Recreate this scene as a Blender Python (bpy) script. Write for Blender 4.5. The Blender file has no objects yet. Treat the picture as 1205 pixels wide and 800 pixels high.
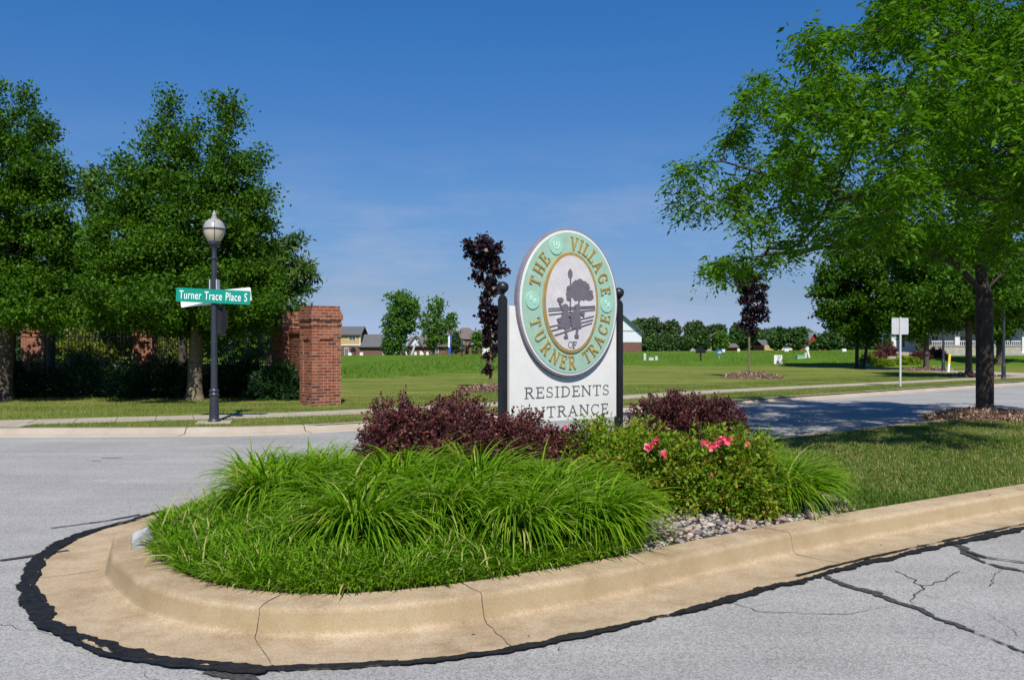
import bpy, math, random
import numpy as np
from mathutils import Vector, Matrix, noise

R = math.radians
SC = bpy.context.scene
# ------------------------------------------------------------------ camera
F, CX, HZ, H = 1050.0, 602.5, 405.0, 1.6          # focal length, centre, horizon in photo pixels; eye height
cam = bpy.data.cameras.new('camera'); cam_o = bpy.data.objects.new('camera', cam)
SC.collection.objects.link(cam_o)
cam_o.location = (0, 0, H); cam_o.rotation_euler = (R(90), 0, 0)
cam.sensor_width = 36; cam.lens = F / 1205 * 36; cam.shift_y = (HZ - 400) / 1205
cam.clip_end = 9000; cam.clip_start = .05
SC.camera = cam_o
# ------------------------------------------------------------------ light
SUN_EL, SUN_AZ = 50.0, math.degrees(math.atan2(-1, .12))     # azimuth (from +X) of the direction TO the sun
w = bpy.data.worlds.new('World'); SC.world = w; w.use_nodes = True
nt = w.node_tree; nt.nodes.clear()
out = nt.nodes.new('ShaderNodeOutputWorld'); bg = nt.nodes.new('ShaderNodeBackground')
sky = nt.nodes.new('ShaderNodeTexSky'); sky.sky_type = 'NISHITA'; sky.sun_disc = False
sky.sun_elevation = R(SUN_EL); sky.sun_rotation = R(90 - SUN_AZ)
sky.air_density = 1.0; sky.dust_density = 0.0; sky.ozone_density = 1.5; sky.altitude = 200
bg.inputs['Strength'].default_value = .095
# faint high clouds near the horizon
tc = nt.nodes.new('ShaderNodeTexCoord'); sx = nt.nodes.new('ShaderNodeSeparateXYZ')
mp = nt.nodes.new('ShaderNodeMapping'); mp.inputs['Scale'].default_value = (2.2, 2.2, 9.0)
nz = nt.nodes.new('ShaderNodeTexNoise'); nz.inputs['Scale'].default_value = 2.4
nz.inputs['Detail'].default_value = 7; nz.inputs['Roughness'].default_value = .62
cr = nt.nodes.new('ShaderNodeValToRGB')
cr.color_ramp.elements[0].position = .46; cr.color_ramp.elements[0].color = (0, 0, 0, 1)
cr.color_ramp.elements[1].position = .74; cr.color_ramp.elements[1].color = (1, 1, 1, 1)
hr = nt.nodes.new('ShaderNodeMapRange'); hr.inputs['From Min'].default_value = .0; hr.inputs['From Max'].default_value = .24
hr.inputs['To Min'].default_value = .62; hr.inputs['To Max'].default_value = .0; hr.clamp = True
mu = nt.nodes.new('ShaderNodeMath'); mu.operation = 'MULTIPLY'
mx = nt.nodes.new('ShaderNodeMixRGB'); mx.inputs['Color2'].default_value = (4.6, 4.5, 5.4, 1)
L = nt.links.new
L(tc.outputs['Generated'], mp.inputs['Vector']); L(mp.outputs['Vector'], nz.inputs['Vector'])
L(nz.outputs['Fac'], cr.inputs['Fac']); L(tc.outputs['Generated'], sx.inputs['Vector'])
L(sx.outputs['Z'], hr.inputs['Value']); L(cr.outputs['Color'], mu.inputs[0]); L(hr.outputs['Result'], mu.inputs[1])
gr = nt.nodes.new('ShaderNodeValToRGB'); ge = gr.color_ramp.elements
ge[0].position = .0; ge[0].color = (.285, .40, .86, 1); ge[1].position = .42; ge[1].color = (.19, .53, .92, 1)
e_ = ge.new(.052); e_.color = (.31, .375, .58, 1); e_ = ge.new(.147); e_.color = (.325, .48, .70, 1); e_ = ge.new(.336); e_.color = (.205, .54, .90, 1)
gm = nt.nodes.new('ShaderNodeMixRGB'); gm.blend_type = 'MULTIPLY'; gm.inputs['Fac'].default_value = 1
L(sx.outputs['Z'], gr.inputs['Fac']); L(sky.outputs['Color'], gm.inputs['Color1']); L(gr.outputs['Color'], gm.inputs['Color2'])
L(mu.outputs['Value'], mx.inputs['Fac']); L(gm.outputs['Color'], mx.inputs['Color1'])
L(mx.outputs['Color'], bg.inputs['Color']); L(bg.outputs['Background'], out.inputs['Surface'])
sl = bpy.data.lights.new('sun', 'SUN'); sl.energy = 4.4; sl.angle = R(.53); sl.color = (1, .95, .86)
so = bpy.data.objects.new('sun', sl); SC.collection.objects.link(so)
sd = Vector((math.cos(R(SUN_AZ)) * math.cos(R(SUN_EL)), math.sin(R(SUN_AZ)) * math.cos(R(SUN_EL)), math.sin(R(SUN_EL))))
so.rotation_euler = sd.to_track_quat('Z', 'Y').to_euler(); so.location = (0, -10, 30)
vs = SC.view_settings; vs.view_transform = 'Standard'; vs.look = 'None'; vs.exposure = 0.35; vs.gamma = 1
SC.render.engine = 'CYCLES'
SC.cycles.max_bounces = 6; SC.cycles.transparent_max_bounces = 4
SC.cycles.diffuse_bounces = 3; SC.cycles.transmission_bounces = 3; SC.cycles.glossy_bounces = 2
SC.cycles.use_denoising = True

LZ = .10                                            # level of the lawn across the road
def P(px, py, z=LZ):
    Y = (H - z) * F / (py - HZ); return ((px - CX) / F * Y, Y)
def AX(px, Y): return (px - CX) / F * Y
def ZA(py, Y): return H - (py - HZ) * Y / F

# ------------------------------------------------------------------ helpers
COL = SC.collection
def tag(o, label=None, cat=None, group=None, kind=None):
    if label: o['label'] = label
    if cat: o['category'] = cat
    if group: o['group'] = group
    if kind: o['kind'] = kind
    return o
def empty(name, loc=(0, 0, 0), rz=0.0, label=None, cat=None, group=None):
    o = bpy.data.objects.new(name, None); COL.objects.link(o); o.empty_display_size = .2
    o.location = loc; o.rotation_euler = (0, 0, rz)
    return tag(o, label, cat, group)
def copy_tree(o, parent=None):
    c = o.copy(); COL.objects.link(c); c.parent = parent
    for ch in o.children: copy_tree(ch, c)
    return c

def np_mesh(name, v, f, mat, parent=None, tint=None, loc=None, smooth=False):
    """v (N,3), f: list of arrays (M,k) of equal k each."""
    me = bpy.data.meshes.new(name)
    v = np.asarray(v, dtype=np.float32)
    fl = f if isinstance(f, list) else [f]
    me.vertices.add(len(v)); me.vertices.foreach_set('co', v.ravel())
    li = np.concatenate([a.ravel() for a in fl]).astype(np.int32)
    tot = np.concatenate([np.full(len(a), a.shape[1], dtype=np.int32) for a in fl])
    st = np.concatenate([[0], np.cumsum(tot)[:-1]]).astype(np.int32)
    me.loops.add(len(li)); me.loops.foreach_set('vertex_index', li)
    me.polygons.add(len(tot)); me.polygons.foreach_set('loop_start', st)
    me.polygons.foreach_set('loop_total', tot)
    if tint is not None:
        at = me.attributes.new('tint', 'FLOAT', 'FACE'); at.data.foreach_set('value', np.asarray(tint, dtype=np.float32))
    me.update(calc_edges=True)
    if smooth: me.polygons.foreach_set('use_smooth', [True] * len(tot))
    me.materials.append(mat)
    o = bpy.data.objects.new(name, me); COL.objects.link(o)
    if parent: o.parent = parent
    if loc: o.location = loc
    return o

class MB:
    def __init__(s): s.v = []; s.f = []; s.m = Matrix.Identity(4)
    def add(s, vs_, fs):
        n = len(s.v); s.v += [tuple(s.m @ Vector(p)) for p in vs_]
        s.f += [tuple(n + i for i in f) for f in fs]; return s
    def box(s, x0, x1, y0, y1, z0, z1):
        return s.add([(x0, y0, z0), (x1, y0, z0), (x1, y1, z0), (x0, y1, z0), (x0, y0, z1), (x1, y0, z1), (x1, y1, z1), (x0, y1, z1)],
                     [(0, 3, 2, 1), (4, 5, 6, 7), (0, 1, 5, 4), (1, 2, 6, 5), (2, 3, 7, 6), (3, 0, 4, 7)])
    def taper(s, cx, cy, z0, z1, w0, w1, d0=None, d1=None):
        d0 = w0 if d0 is None else d0; d1 = w1 if d1 is None else d1
        a, b, c, d = w0 / 2, d0 / 2, w1 / 2, d1 / 2
        return s.add([(cx - a, cy - b, z0), (cx + a, cy - b, z0), (cx + a, cy + b, z0), (cx - a, cy + b, z0),
                      (cx - c, cy - d, z1), (cx + c, cy - d, z1), (cx + c, cy + d, z1), (cx - c, cy + d, z1)],
                     [(0, 3, 2, 1), (4, 5, 6, 7), (0, 1, 5, 4), (1, 2, 6, 5), (2, 3, 7, 6), (3, 0, 4, 7)])
    def poly(s, pts, y0, y1):
        """polygon in local XZ extruded in y (front y0 < y1)"""
        n = len(pts)
        vs_ = [(p[0], y0, p[1]) for p in pts] + [(p[0], y1, p[1]) for p in pts]
        fs = [tuple(range(n)), tuple(range(2 * n - 1, n - 1, -1))]
        fs += [(i, n + i, n + (i + 1) % n, (i + 1) % n) for i in range(n)]
        return s.add(vs_, fs)
    def lathe(s, prof, n=16, cx=0, cy=0):
        vs_, fs = [], []
        for r, z in prof:
            for k in range(n):
                a = 2 * math.pi * k / n; vs_.append((cx + r * math.cos(a), cy + r * math.sin(a), z))
        for i in range(len(prof) - 1):
            for k in range(n):
                k2 = (k + 1) % n; fs.append((i * n + k, i * n + k2, (i + 1) * n + k2, (i + 1) * n + k))
        fs.append(tuple(range(n - 1, -1, -1))); fs.append(tuple((len(prof) - 1) * n + k for k in range(n)))
        return s.add(vs_, fs)
    def tube(s, pts, rad, n=8):
        pts = [Vector(p) for p in pts]; rad = rad if isinstance(rad, (list, tuple)) else [rad] * len(pts)
        vs_, fs = [], []
        for i, p in enumerate(pts):
            d = (pts[min(i + 1, len(pts) - 1)] - pts[max(i - 1, 0)]).normalized()
            a = d.orthogonal().normalized() if abs(d.z) < .9 else Vector((1, 0, 0))
            a = (a - d * a.dot(d)).normalized(); b = d.cross(a)
            for k in range(n):
                t = 2 * math.pi * k / n; vs_.append(tuple(p + (a * math.cos(t) + b * math.sin(t)) * rad[i]))
        for i in range(len(pts) - 1):
            for k in range(n):
                k2 = (k + 1) % n; fs.append((i * n + k, i * n + k2, (i + 1) * n + k2, (i + 1) * n + k))
        fs.append(tuple(range(n - 1, -1, -1))); fs.append(tuple((len(pts) - 1) * n + k for k in range(n)))
        return s.add(vs_, fs)
    def build(s, name, mat, parent=None, smooth=False, bevel=0, uv=False, loc=None):
        me = bpy.data.meshes.new(name); me.from_pydata(s.v, [], s.f); me.update(); me.materials.append(mat)
        if uv:
            ul = me.uv_layers.new(name='uv')
            for p in me.polygons:
                n = p.normal
                for li in p.loop_indices:
                    c = me.vertices[me.loops[li].vertex_index].co
                    if abs(n.z) > .8: ul.data[li].uv = (c.x, c.y)
                    else:
                        t = Vector((-n.y, n.x, 0)).normalized(); ul.data[li].uv = (c.dot(t) + .37 * round(math.atan2(n.y, n.x), 2), c.z)
        if smooth:
            for p in me.polygons: p.use_smooth = True
            me.set_sharp_from_angle(angle=R(38))
        o = bpy.data.objects.new(name, me); COL.objects.link(o)
        if parent: o.parent = parent
        if loc: o.location = loc
        if bevel:
            b = o.modifiers.new('bevel', 'BEVEL'); b.width = bevel; b.segments = 2; b.limit_method = 'ANGLE'
        return o

# ------------------------------------------------------------------ materials
def new_mat(name):
    m = bpy.data.materials.new(name); m.use_nodes = True
    n = m.node_tree; b = n.nodes['Principled BSDF']; return m, n, b
def mat(name, col, rough=.6, var=.0, scale=8.0, bump=.0, bscale=None, metal=0.0, spec=.3, detail=5):
    m, n, b = new_mat(name)
    b.inputs['Roughness'].default_value = rough; b.inputs['Metallic'].default_value = metal
    b.inputs['Specular IOR Level'].default_value = spec
    b.inputs['Base Color'].default_value = (*col, 1)
    if var or bump:
        t = n.nodes.new('ShaderNodeTexCoord')
        if var:
            x = n.nodes.new('ShaderNodeTexNoise'); x.inputs['Scale'].default_value = scale; x.inputs['Detail'].default_value = detail
            x.inputs['Roughness'].default_value = .65
            r = n.nodes.new('ShaderNodeValToRGB')
            r.color_ramp.elements[0].position = .3; r.color_ramp.elements[1].position = .7
            r.color_ramp.elements[0].color = (*[c * (1 - var) for c in col], 1)
            r.color_ramp.elements[1].color = (*[min(1, c * (1 + var)) for c in col], 1)
            n.links.new(t.outputs['Object'], x.inputs['Vector']); n.links.new(x.outputs['Fac'], r.inputs['Fac'])
            n.links.new(r.outputs['Color'], b.inputs['Base Color'])
        if bump:
            y = n.nodes.new('ShaderNodeTexNoise'); y.inputs['Scale'].default_value = bscale or scale * 4; y.inputs['Detail'].default_value = 4
            u = n.nodes.new('ShaderNodeBump'); u.inputs['Strength'].default_value = bump; u.inputs['Distance'].default_value = .01
            n.links.new(t.outputs['Object'], y.inputs['Vector']); n.links.new(y.outputs['Fac'], u.inputs['Height'])
            n.links.new(u.outputs['Normal'], b.inputs['Normal'])
    return m
def leaf_mat(name, stops, rough=.45, trans=.3, spec=.35):
    """stops: colours across the per-leaf tint 0..1"""
    m, n, b = new_mat(name)
    a = n.nodes.new('ShaderNodeAttribute'); a.attribute_name = 'tint'
    r = n.nodes.new('ShaderNodeValToRGB'); e = r.color_ramp.elements
    while len(e) < len(stops): e.new(.5)
    for i, c in enumerate(stops): e[i].position = i / (len(stops) - 1); e[i].color = (*c, 1)
    n.links.new(a.outputs['Fac'], r.inputs['Fac']); n.links.new(r.outputs['Color'], b.inputs['Base Color'])
    b.inputs['Roughness'].default_value = rough; b.inputs['Specular IOR Level'].default_value = spec
    if trans:
        t = n.nodes.new('ShaderNodeBsdfTranslucent'); x = n.nodes.new('ShaderNodeMixShader'); x.inputs[0].default_value = trans
        hs = n.nodes.new('ShaderNodeHueSaturation'); hs.inputs['Value'].default_value = 1.5; hs.inputs['Saturation'].default_value = 1.1
        n.links.new(r.outputs['Color'], hs.inputs['Color']); n.links.new(hs.outputs['Color'], t.inputs['Color'])
        o = n.nodes['Material Output']
        n.links.new(b.outputs[0], x.inputs[1]); n.links.new(t.outputs[0], x.inputs[2]); n.links.new(x.outputs[0], o.inputs['Surface'])
    return m
def brick_mat(name, c1, c2, c3, mortar, scale=1.0, bw=.215, rh=.075):
    m, n, b = new_mat(name)
    uv = n.nodes.new('ShaderNodeUVMap')
    br = n.nodes.new('ShaderNodeTexBrick'); br.inputs['Scale'].default_value = scale
    br.inputs['Brick Width'].default_value = bw; br.inputs['Row Height'].default_value = rh
    br.inputs['Mortar Size'].default_value = .006; br.inputs['Mortar Smooth'].default_value = .2
    br.inputs['Color1'].default_value = (0, 0, 0, 1); br.inputs['Color2'].default_value = (1, 1, 1, 1); br.inputs['Mortar'].default_value = (0, 0, 0, 1)
    br.inputs['Bias'].default_value = 0
    r = n.nodes.new('ShaderNodeValToRGB'); e = r.color_ramp.elements
    cols = [c3, c1, c1, c2, c1, tuple(x * 1.25 for x in c1), c3]
    while len(e) < len(cols): e.new(.5)
    for i, c in enumerate(cols): e[i].position = i / (len(cols) - 1); e[i].color = (*c, 1)
    ns = n.nodes.new('ShaderNodeTexNoise'); ns.inputs['Scale'].default_value = 25; ns.inputs['Detail'].default_value = 5
    mm = n.nodes.new('ShaderNodeMixRGB'); mm.blend_type = 'MULTIPLY'; mm.inputs[0].default_value = .5
    m2 = n.nodes.new('ShaderNodeMixRGB'); m2.inputs['Color2'].default_value = (*mortar, 1)
    lk = n.links.new
    lk(uv.outputs[0], br.inputs['Vector']); lk(br.outputs['Color'], r.inputs['Fac']); lk(r.outputs['Color'], mm.inputs['Color1'])
    lk(uv.outputs[0], ns.inputs['Vector']); lk(ns.outputs['Fac'], mm.inputs['Color2'])
    lk(mm.outputs[0], m2.inputs['Color1']); lk(br.outputs['Fac'], m2.inputs['Fac']); lk(m2.outputs[0], b.inputs['Base Color'])
    u = n.nodes.new('ShaderNodeBump'); u.inputs['Strength'].default_value = .8; u.inputs['Distance'].default_value = .008; u.invert = True
    lk(br.outputs['Fac'], u.inputs['Height']); lk(u.outputs['Normal'], b.inputs['Normal'])
    b.inputs['Roughness'].default_value = .85; b.inputs['Specular IOR Level'].default_value = .15
    return m

M = {}
M['pear_leaf'] = leaf_mat('pear_leaf', [(.024, .068, .004), (.05, .13, .006), (.11, .215, .011)], rough=.5, trans=.3, spec=.16)
M['locust_leaf'] = leaf_mat('locust_leaf', [(.035, .105, .004), (.075, .19, .006), (.155, .29, .012)], trans=.42, spec=.14, rough=.5)
M['maple_leaf'] = leaf_mat('maple_leaf', [(.05, .13, .015), (.09, .19, .02), (.13, .24, .03)], trans=.35)
M['plum_leaf'] = leaf_mat('plum_leaf', [(.012, .006, .010), (.026, .012, .018), (.045, .02, .024)], trans=.12, rough=.38)
M['pine_needle'] = leaf_mat('pine_needle', [(.03, .08, .012), (.06, .125, .018), (.11, .18, .03)], trans=.15)
M['juniper'] = leaf_mat('juniper', [(.012, .04, .012), (.02, .065, .015), (.035, .10, .02)], trans=.12)
M['gold_shrub'] = leaf_mat('gold_shrub', [(.10, .15, .02), (.18, .22, .03), (.25, .28, .04)], trans=.3)
M['far_leaf'] = leaf_mat('far_leaf', [(.03, .075, .015), (.05, .115, .022), (.08, .16, .03)], trans=.2, rough=.6)
M['far_dark'] = leaf_mat('far_dark', [(.03, .065, .018), (.048, .092, .024), (.075, .13, .035)], trans=.2, rough=.6)
M['bark'] = mat('bark', (.085, .068, .052), .9, .45, 9, .9, 40)
M['bark_pale'] = mat('bark_pale', (.17, .14, .09), .9, .4, 7, .9, 40)
M['bark_dark'] = mat('bark_dark', (.05, .04, .032), .9, .45, 12, 1.0, 45)
M['barberry'] = leaf_mat('barberry', [(.05, .014, .020), (.10, .028, .032), (.17, .055, .045), (.22, .11, .06)], trans=.22, rough=.5)
M['rose_leaf'] = leaf_mat('rose_leaf', [(.06, .14, .007), (.12, .225, .012), (.22, .32, .022), (.34, .19, .04)], trans=.34, rough=.5, spec=.15)
M['blade'] = leaf_mat('blade', [(.055, .15, .004), (.10, .235, .006), (.18, .33, .014), (.42, .42, .14)], trans=.35, rough=.55, spec=.12)
M['lily'] = leaf_mat('lily', [(.06, .16, .004), (.12, .26, .007), (.21, .36, .016), (.46, .45, .14)], trans=.38, rough=.5, spec=.14)
M['lawn_blade'] = leaf_mat('lawn_blade', [(.055, .115, .009), (.095, .175, .015), (.155, .215, .03), (.36, .29, .13)], trans=.3, rough=.55)
M['field_blade'] = leaf_mat('field_blade', [(.08, .16, .012), (.12, .21, .018), (.18, .25, .03)], trans=.3, rough=.6)
M['brick'] = brick_mat('brick', (.30, .085, .045), (.42, .17, .09), (.075, .045, .05), (.42, .33, .25))
M['brick_far'] = brick_mat('brick_far', (.20, .085, .06), (.26, .13, .09), (.10, .05, .045), (.28, .22, .18))
M['iron'] = mat('iron', (.02, .022, .026), .45, .2, 6, .1, 60, spec=.5)
M['pole_paint'] = mat('pole_paint', (.028, .034, .048), .42, .25, 5, .08, 70, spec=.5)
M['white_paint'] = mat('white_paint', (.73, .72, .69), .5, .05, 5, .05, 60)
M['sign_grey'] = mat('sign_grey', (.22, .20, .24), .6, .12, 12, .1, 80)
M['sign_green'] = mat('sign_green', (.32, .49, .39), .6, .10, 9, .12, 70)
M['medal_green'] = mat('medal_green', (.33, .58, .46), .55, .06, 12, .1, 70)
M['medal_mark'] = mat('medal_mark', (.58, .82, .70), .55, .05, 12)
M['gold'] = mat('gold', (.46, .31, .08), .42, .18, 14, .15, 60, metal=.25, spec=.5)
M['sign_inner'] = mat('sign_inner', (.60, .57, .58), .6, .10, 9, .2, 60)
M['silhouette'] = mat('silhouette', (.155, .135, .165), .6, .12, 14, .1, 70)
M['text_grey'] = mat('text_grey', (.095, .095, .10), .5, .1, 10)
M['black_post'] = mat('black_post', (.011, .012, .015), .42, .3, 6, .08, 60, spec=.5)
M['street_green'] = mat('street_green', (.0, .26, .19), .35, .05, 4, .03, 40, spec=.5)
M['street_white'] = mat('street_white', (.85, .86, .86), .4)
M['alu'] = mat('alu', (.62, .62, .62), .4, .08, 5, .05, 30, metal=.35, spec=.5)
M['globe'] = mat('globe', (.50, .46, .34), .28, .08, 6, spec=.6)
M['globe_top'] = mat('globe_top', (.33, .33, .33), .3, .06, 6, spec=.6)
M['tar'] = mat('tar', (.014, .014, .0145), .6, .75, 22, 1.0, 60, spec=.25)
M['tar_worn'] = mat('tar_worn', (.062, .061, .06), .8, .75, 45, .9, 120)
M['crack'] = mat('crack', (.05, .045, .04), .95)
M['mulch'] = leaf_mat('mulch', [(.11, .06, .04), (.22, .13, .09), (.36, .24, .17), (.46, .35, .27)], trans=0, rough=.9, spec=.1)
M['mulch_soil'] = mat('mulch_soil', (.13, .085, .06), .95, .4, 30, .9, 80)
M['soil'] = mat('soil', (.05, .038, .025), .95, .4, 12, .9, 60)
M['pebble'] = leaf_mat('pebble', [(.11, .11, .12), (.26, .21, .17), (.38, .33, .28), (.28, .17, .12), (.50, .46, .41), (.17, .17, .17)], trans=0, rough=.7, spec=.3)
M['rock'] = mat('rock', (.36, .36, .37), .8, .25, 12, .8, 30)
M['petal'] = leaf_mat('petal', [(.75, .06, .14), (.85, .16, .24), (.85, .28, .36)], trans=.3, rough=.5)
M['siding_tan'] = mat('siding_tan', (.48, .33, .15), .7, .08, 2)
M['siding_white'] = mat('siding_white', (.62, .66, .72), .7, .05, 2)
M['siding_grey'] = mat('siding_grey', (.30, .31, .32), .7, .08, 2)
M['shingle'] = mat('shingle', (.115, .115, .12), .9, .25, 4, .4, 20)
M['shingle_brown'] = mat('shingle_brown', (.15, .125, .11), .9, .25, 4, .4, 20)
M['barn_red'] = mat('barn_red', (.33, .025, .02), .7, .15, 2)
M['glass'] = mat('glass', (.05, .07, .09), .12, spec=.8)
M['stone'] = mat('stone', (.36, .34, .30), .85, .2, 3, .4, 14)
M['yellow'] = mat('yellow', (.75, .55, .05), .5)
M['blue'] = mat('blue', (.02, .13, .36), .5)
M['banner_blue'] = mat('banner_blue', (.04, .08, .40), .6)
M['util_green'] = mat('util_green', (.20, .42, .26), .5, .08, 4)
M['util_grey'] = mat('util_grey', (.50, .52, .50), .5, .08, 4)
M['black_plastic'] = mat('black_plastic', (.015, .015, .016), .4)

def pos_mat(name, build, rough=.9, spec=.15):
    """ground-type material on object (= world) coordinates"""
    m, n, b = new_mat(name); b.inputs['Roughness'].default_value = rough; b.inputs['Specular IOR Level'].default_value = spec
    t = n.nodes.new('ShaderNodeTexCoord')
    def noise_(s, d=5, r=.6, vec=None, sc3=None):
        x = n.nodes.new('ShaderNodeTexNoise'); x.inputs['Scale'].default_value = s; x.inputs['Detail'].default_value = d; x.inputs['Roughness'].default_value = r
        src = t.outputs['Object']
        if sc3:
            mpp = n.nodes.new('ShaderNodeMapping'); mpp.inputs['Scale'].default_value = sc3[0]; mpp.inputs['Rotation'].default_value = (0, 0, sc3[1])
            n.links.new(src, mpp.inputs['Vector']); src = mpp.outputs['Vector']
        n.links.new(src, x.inputs['Vector']); return x.outputs['Fac']
    def ramp(fac, stops):
        r = n.nodes.new('ShaderNodeValToRGB'); e = r.color_ramp.elements
        while len(e) < len(stops): e.new(.5)
        for i, (p_, c) in enumerate(stops): e[i].position = p_; e[i].color = (*c, 1) if len(c) == 3 else c
        n.links.new(fac, r.inputs['Fac']); return r.outputs['Color']
    def mix(a, b_, fac, mode='MIX'):
        x = n.nodes.new('ShaderNodeMixRGB'); x.blend_type = mode
        for i, q in (('Color1', a), ('Color2', b_)):
            if isinstance(q, tuple): x.inputs[i].default_value = (*q, 1)
            else: n.links.new(q, x.inputs[i])
        if isinstance(fac, (int, float)): x.inputs['Fac'].default_value = fac
        else: n.links.new(fac, x.inputs['Fac'])
        return x.outputs['Color']
    def bump(fac, strength, dist):
        u = n.nodes.new('ShaderNodeBump'); u.inputs['Strength'].default_value = strength; u.inputs['Distance'].default_value = dist
        n.links.new(fac, u.inputs['Height']); n.links.new(u.outputs['Normal'], b.inputs['Normal'])
    def math_(op, a, b_=0.0):
        x = n.nodes.new('ShaderNodeMath'); x.operation = op
        for i, q in enumerate((a, b_)):
            if isinstance(q, (int, float)): x.inputs[i].default_value = q
            else: n.links.new(q, x.inputs[i])
        return x.outputs[0]
    build(dict(n=n, b=b, t=t, noise=noise_, ramp=ramp, mix=mix, bump=bump, math=math_))
    return m

def _asphalt(k):
    fine = k['noise'](120, 3, .85); med = k['noise'](38, 4, .7); big = k['noise'](.55, 5, .6); streak = k['noise'](1.0, 4, .6, sc3=((.25, 2.2, 1), R(-36)))
    vo = k['n'].nodes.new('ShaderNodeTexVoronoi'); vo.inputs['Scale'].default_value = 95
    k['n'].links.new(k['t'].outputs['Object'], vo.inputs['Vector'])
    c = k['ramp'](fine, [(.34, (.12, .118, .113)), (.5, (.36, .352, .335)), (.64, (.66, .645, .61))])
    c2 = k['ramp'](vo.outputs['Color'], [(.15, (.17, .168, .16)), (.45, (.37, .365, .352)), (.9, (.60, .59, .57))])
    c = k['mix'](c, c2, .5)
    c = k['mix'](c, k['ramp'](big, [(.3, (.80, .80, .80)), (.7, (1, 1, 1))]), 1.0, 'MULTIPLY')
    c = k['mix'](c, k['ramp'](streak, [(.35, (.86, .86, .87)), (.65, (1, 1, 1))]), 1.0, 'MULTIPLY')
    k['n'].links.new(c, k['b'].inputs['Base Color']); k['bump'](fine, .55, .006)
M['asphalt'] = pos_mat('asphalt', _asphalt)

def _concrete(k):
    f = k['noise'](130, 3, .7); m_ = k['noise'](5, 5, .65); bg_ = k['noise'](.8, 4, .6); st = k['noise'](22, 5, .75)
    c = k['ramp'](m_, [(.25, (.41, .31, .195)), (.5, (.50, .39, .255)), (.75, (.56, .46, .325))])
    c = k['mix'](c, k['ramp'](f, [(.3, (.78, .78, .78)), (.65, (1.05, 1.05, 1.05))]), 1.0, 'MULTIPLY')
    c = k['mix'](c, k['ramp'](bg_, [(.3, (.88, .86, .84)), (.7, (1, 1, 1))]), 1.0, 'MULTIPLY')
    c = k['mix'](c, k['ramp'](st, [(.28, (.72, .68, .62)), (.42, (1, 1, 1))]), .7, 'MULTIPLY')
    v2 = k['n'].nodes.new('ShaderNodeTexVoronoi'); v2.inputs['Scale'].default_value = 9; k['n'].links.new(k['t'].outputs['Object'], v2.inputs['Vector'])
    spots = k['ramp'](v2.outputs['Distance'], [(.04, (1, 1, 1)), (.09, (0, 0, 0))])
    c = k['mix'](c, (.20, .16, .11), k['mix']((0, 0, 0), spots, .45))
    v3_ = k['n'].nodes.new('ShaderNodeTexVoronoi'); v3_.inputs['Scale'].default_value = 160; k['n'].links.new(k['t'].outputs['Object'], v3_.inputs['Vector'])
    c = k['mix'](c, k['ramp'](v3_.outputs['Color'], [(.1, (.72, .70, .68)), (.5, (1, 1, 1)), (.95, (1.16, 1.15, 1.13))]), .8, 'MULTIPLY')
    wet = k['noise'](1.7, 6, .7); c = k['mix'](c, k['ramp'](wet, [(.36, (.74, .70, .66)), (.52, (1, 1, 1))]), .8, 'MULTIPLY')
    # darker brown band with uneven edges along the upright face of the kerb
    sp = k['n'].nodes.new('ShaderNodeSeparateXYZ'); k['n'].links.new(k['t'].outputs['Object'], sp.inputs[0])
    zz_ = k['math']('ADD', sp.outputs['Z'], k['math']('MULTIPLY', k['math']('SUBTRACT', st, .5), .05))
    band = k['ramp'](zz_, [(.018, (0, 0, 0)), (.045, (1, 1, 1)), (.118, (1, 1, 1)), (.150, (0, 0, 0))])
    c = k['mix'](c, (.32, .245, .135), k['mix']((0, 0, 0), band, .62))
    c = k['mix'](c, k['ramp'](zz_, [(.002, (.42, .28, .12)), (.02, (0, 0, 0))]), .22, 'ADD') if False else c
    k['n'].links.new(c, k['b'].inputs['Base Color']); k['bump'](f, .5, .004)
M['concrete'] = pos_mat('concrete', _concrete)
def _walk(k):
    f = k['noise'](90, 3, .7); m_ = k['noise'](1.5, 5, .6)
    c = k['ramp'](m_, [(.3, (.36, .31, .24)), (.7, (.47, .41, .33))])
    c = k['mix'](c, k['ramp'](f, [(.3, (.85, .85, .85)), (.65, (1, 1, 1))]), 1.0, 'MULTIPLY')
    k['n'].links.new(c, k['b'].inputs['Base Color']); k['bump'](f, .3, .004)
M['walk'] = pos_mat('walk', _walk)
def _walk2(k):
    f = k['noise'](90, 3, .7); m_ = k['noise'](1.5, 5, .6)
    c = k['ramp'](m_, [(.3, (.33, .28, .22)), (.7, (.43, .37, .30))])
    k['n'].links.new(c, k['b'].inputs['Base Color']); k['bump'](f, .3, .004)
M['walk_pale'] = pos_mat('walk_pale', _walk2)

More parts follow.
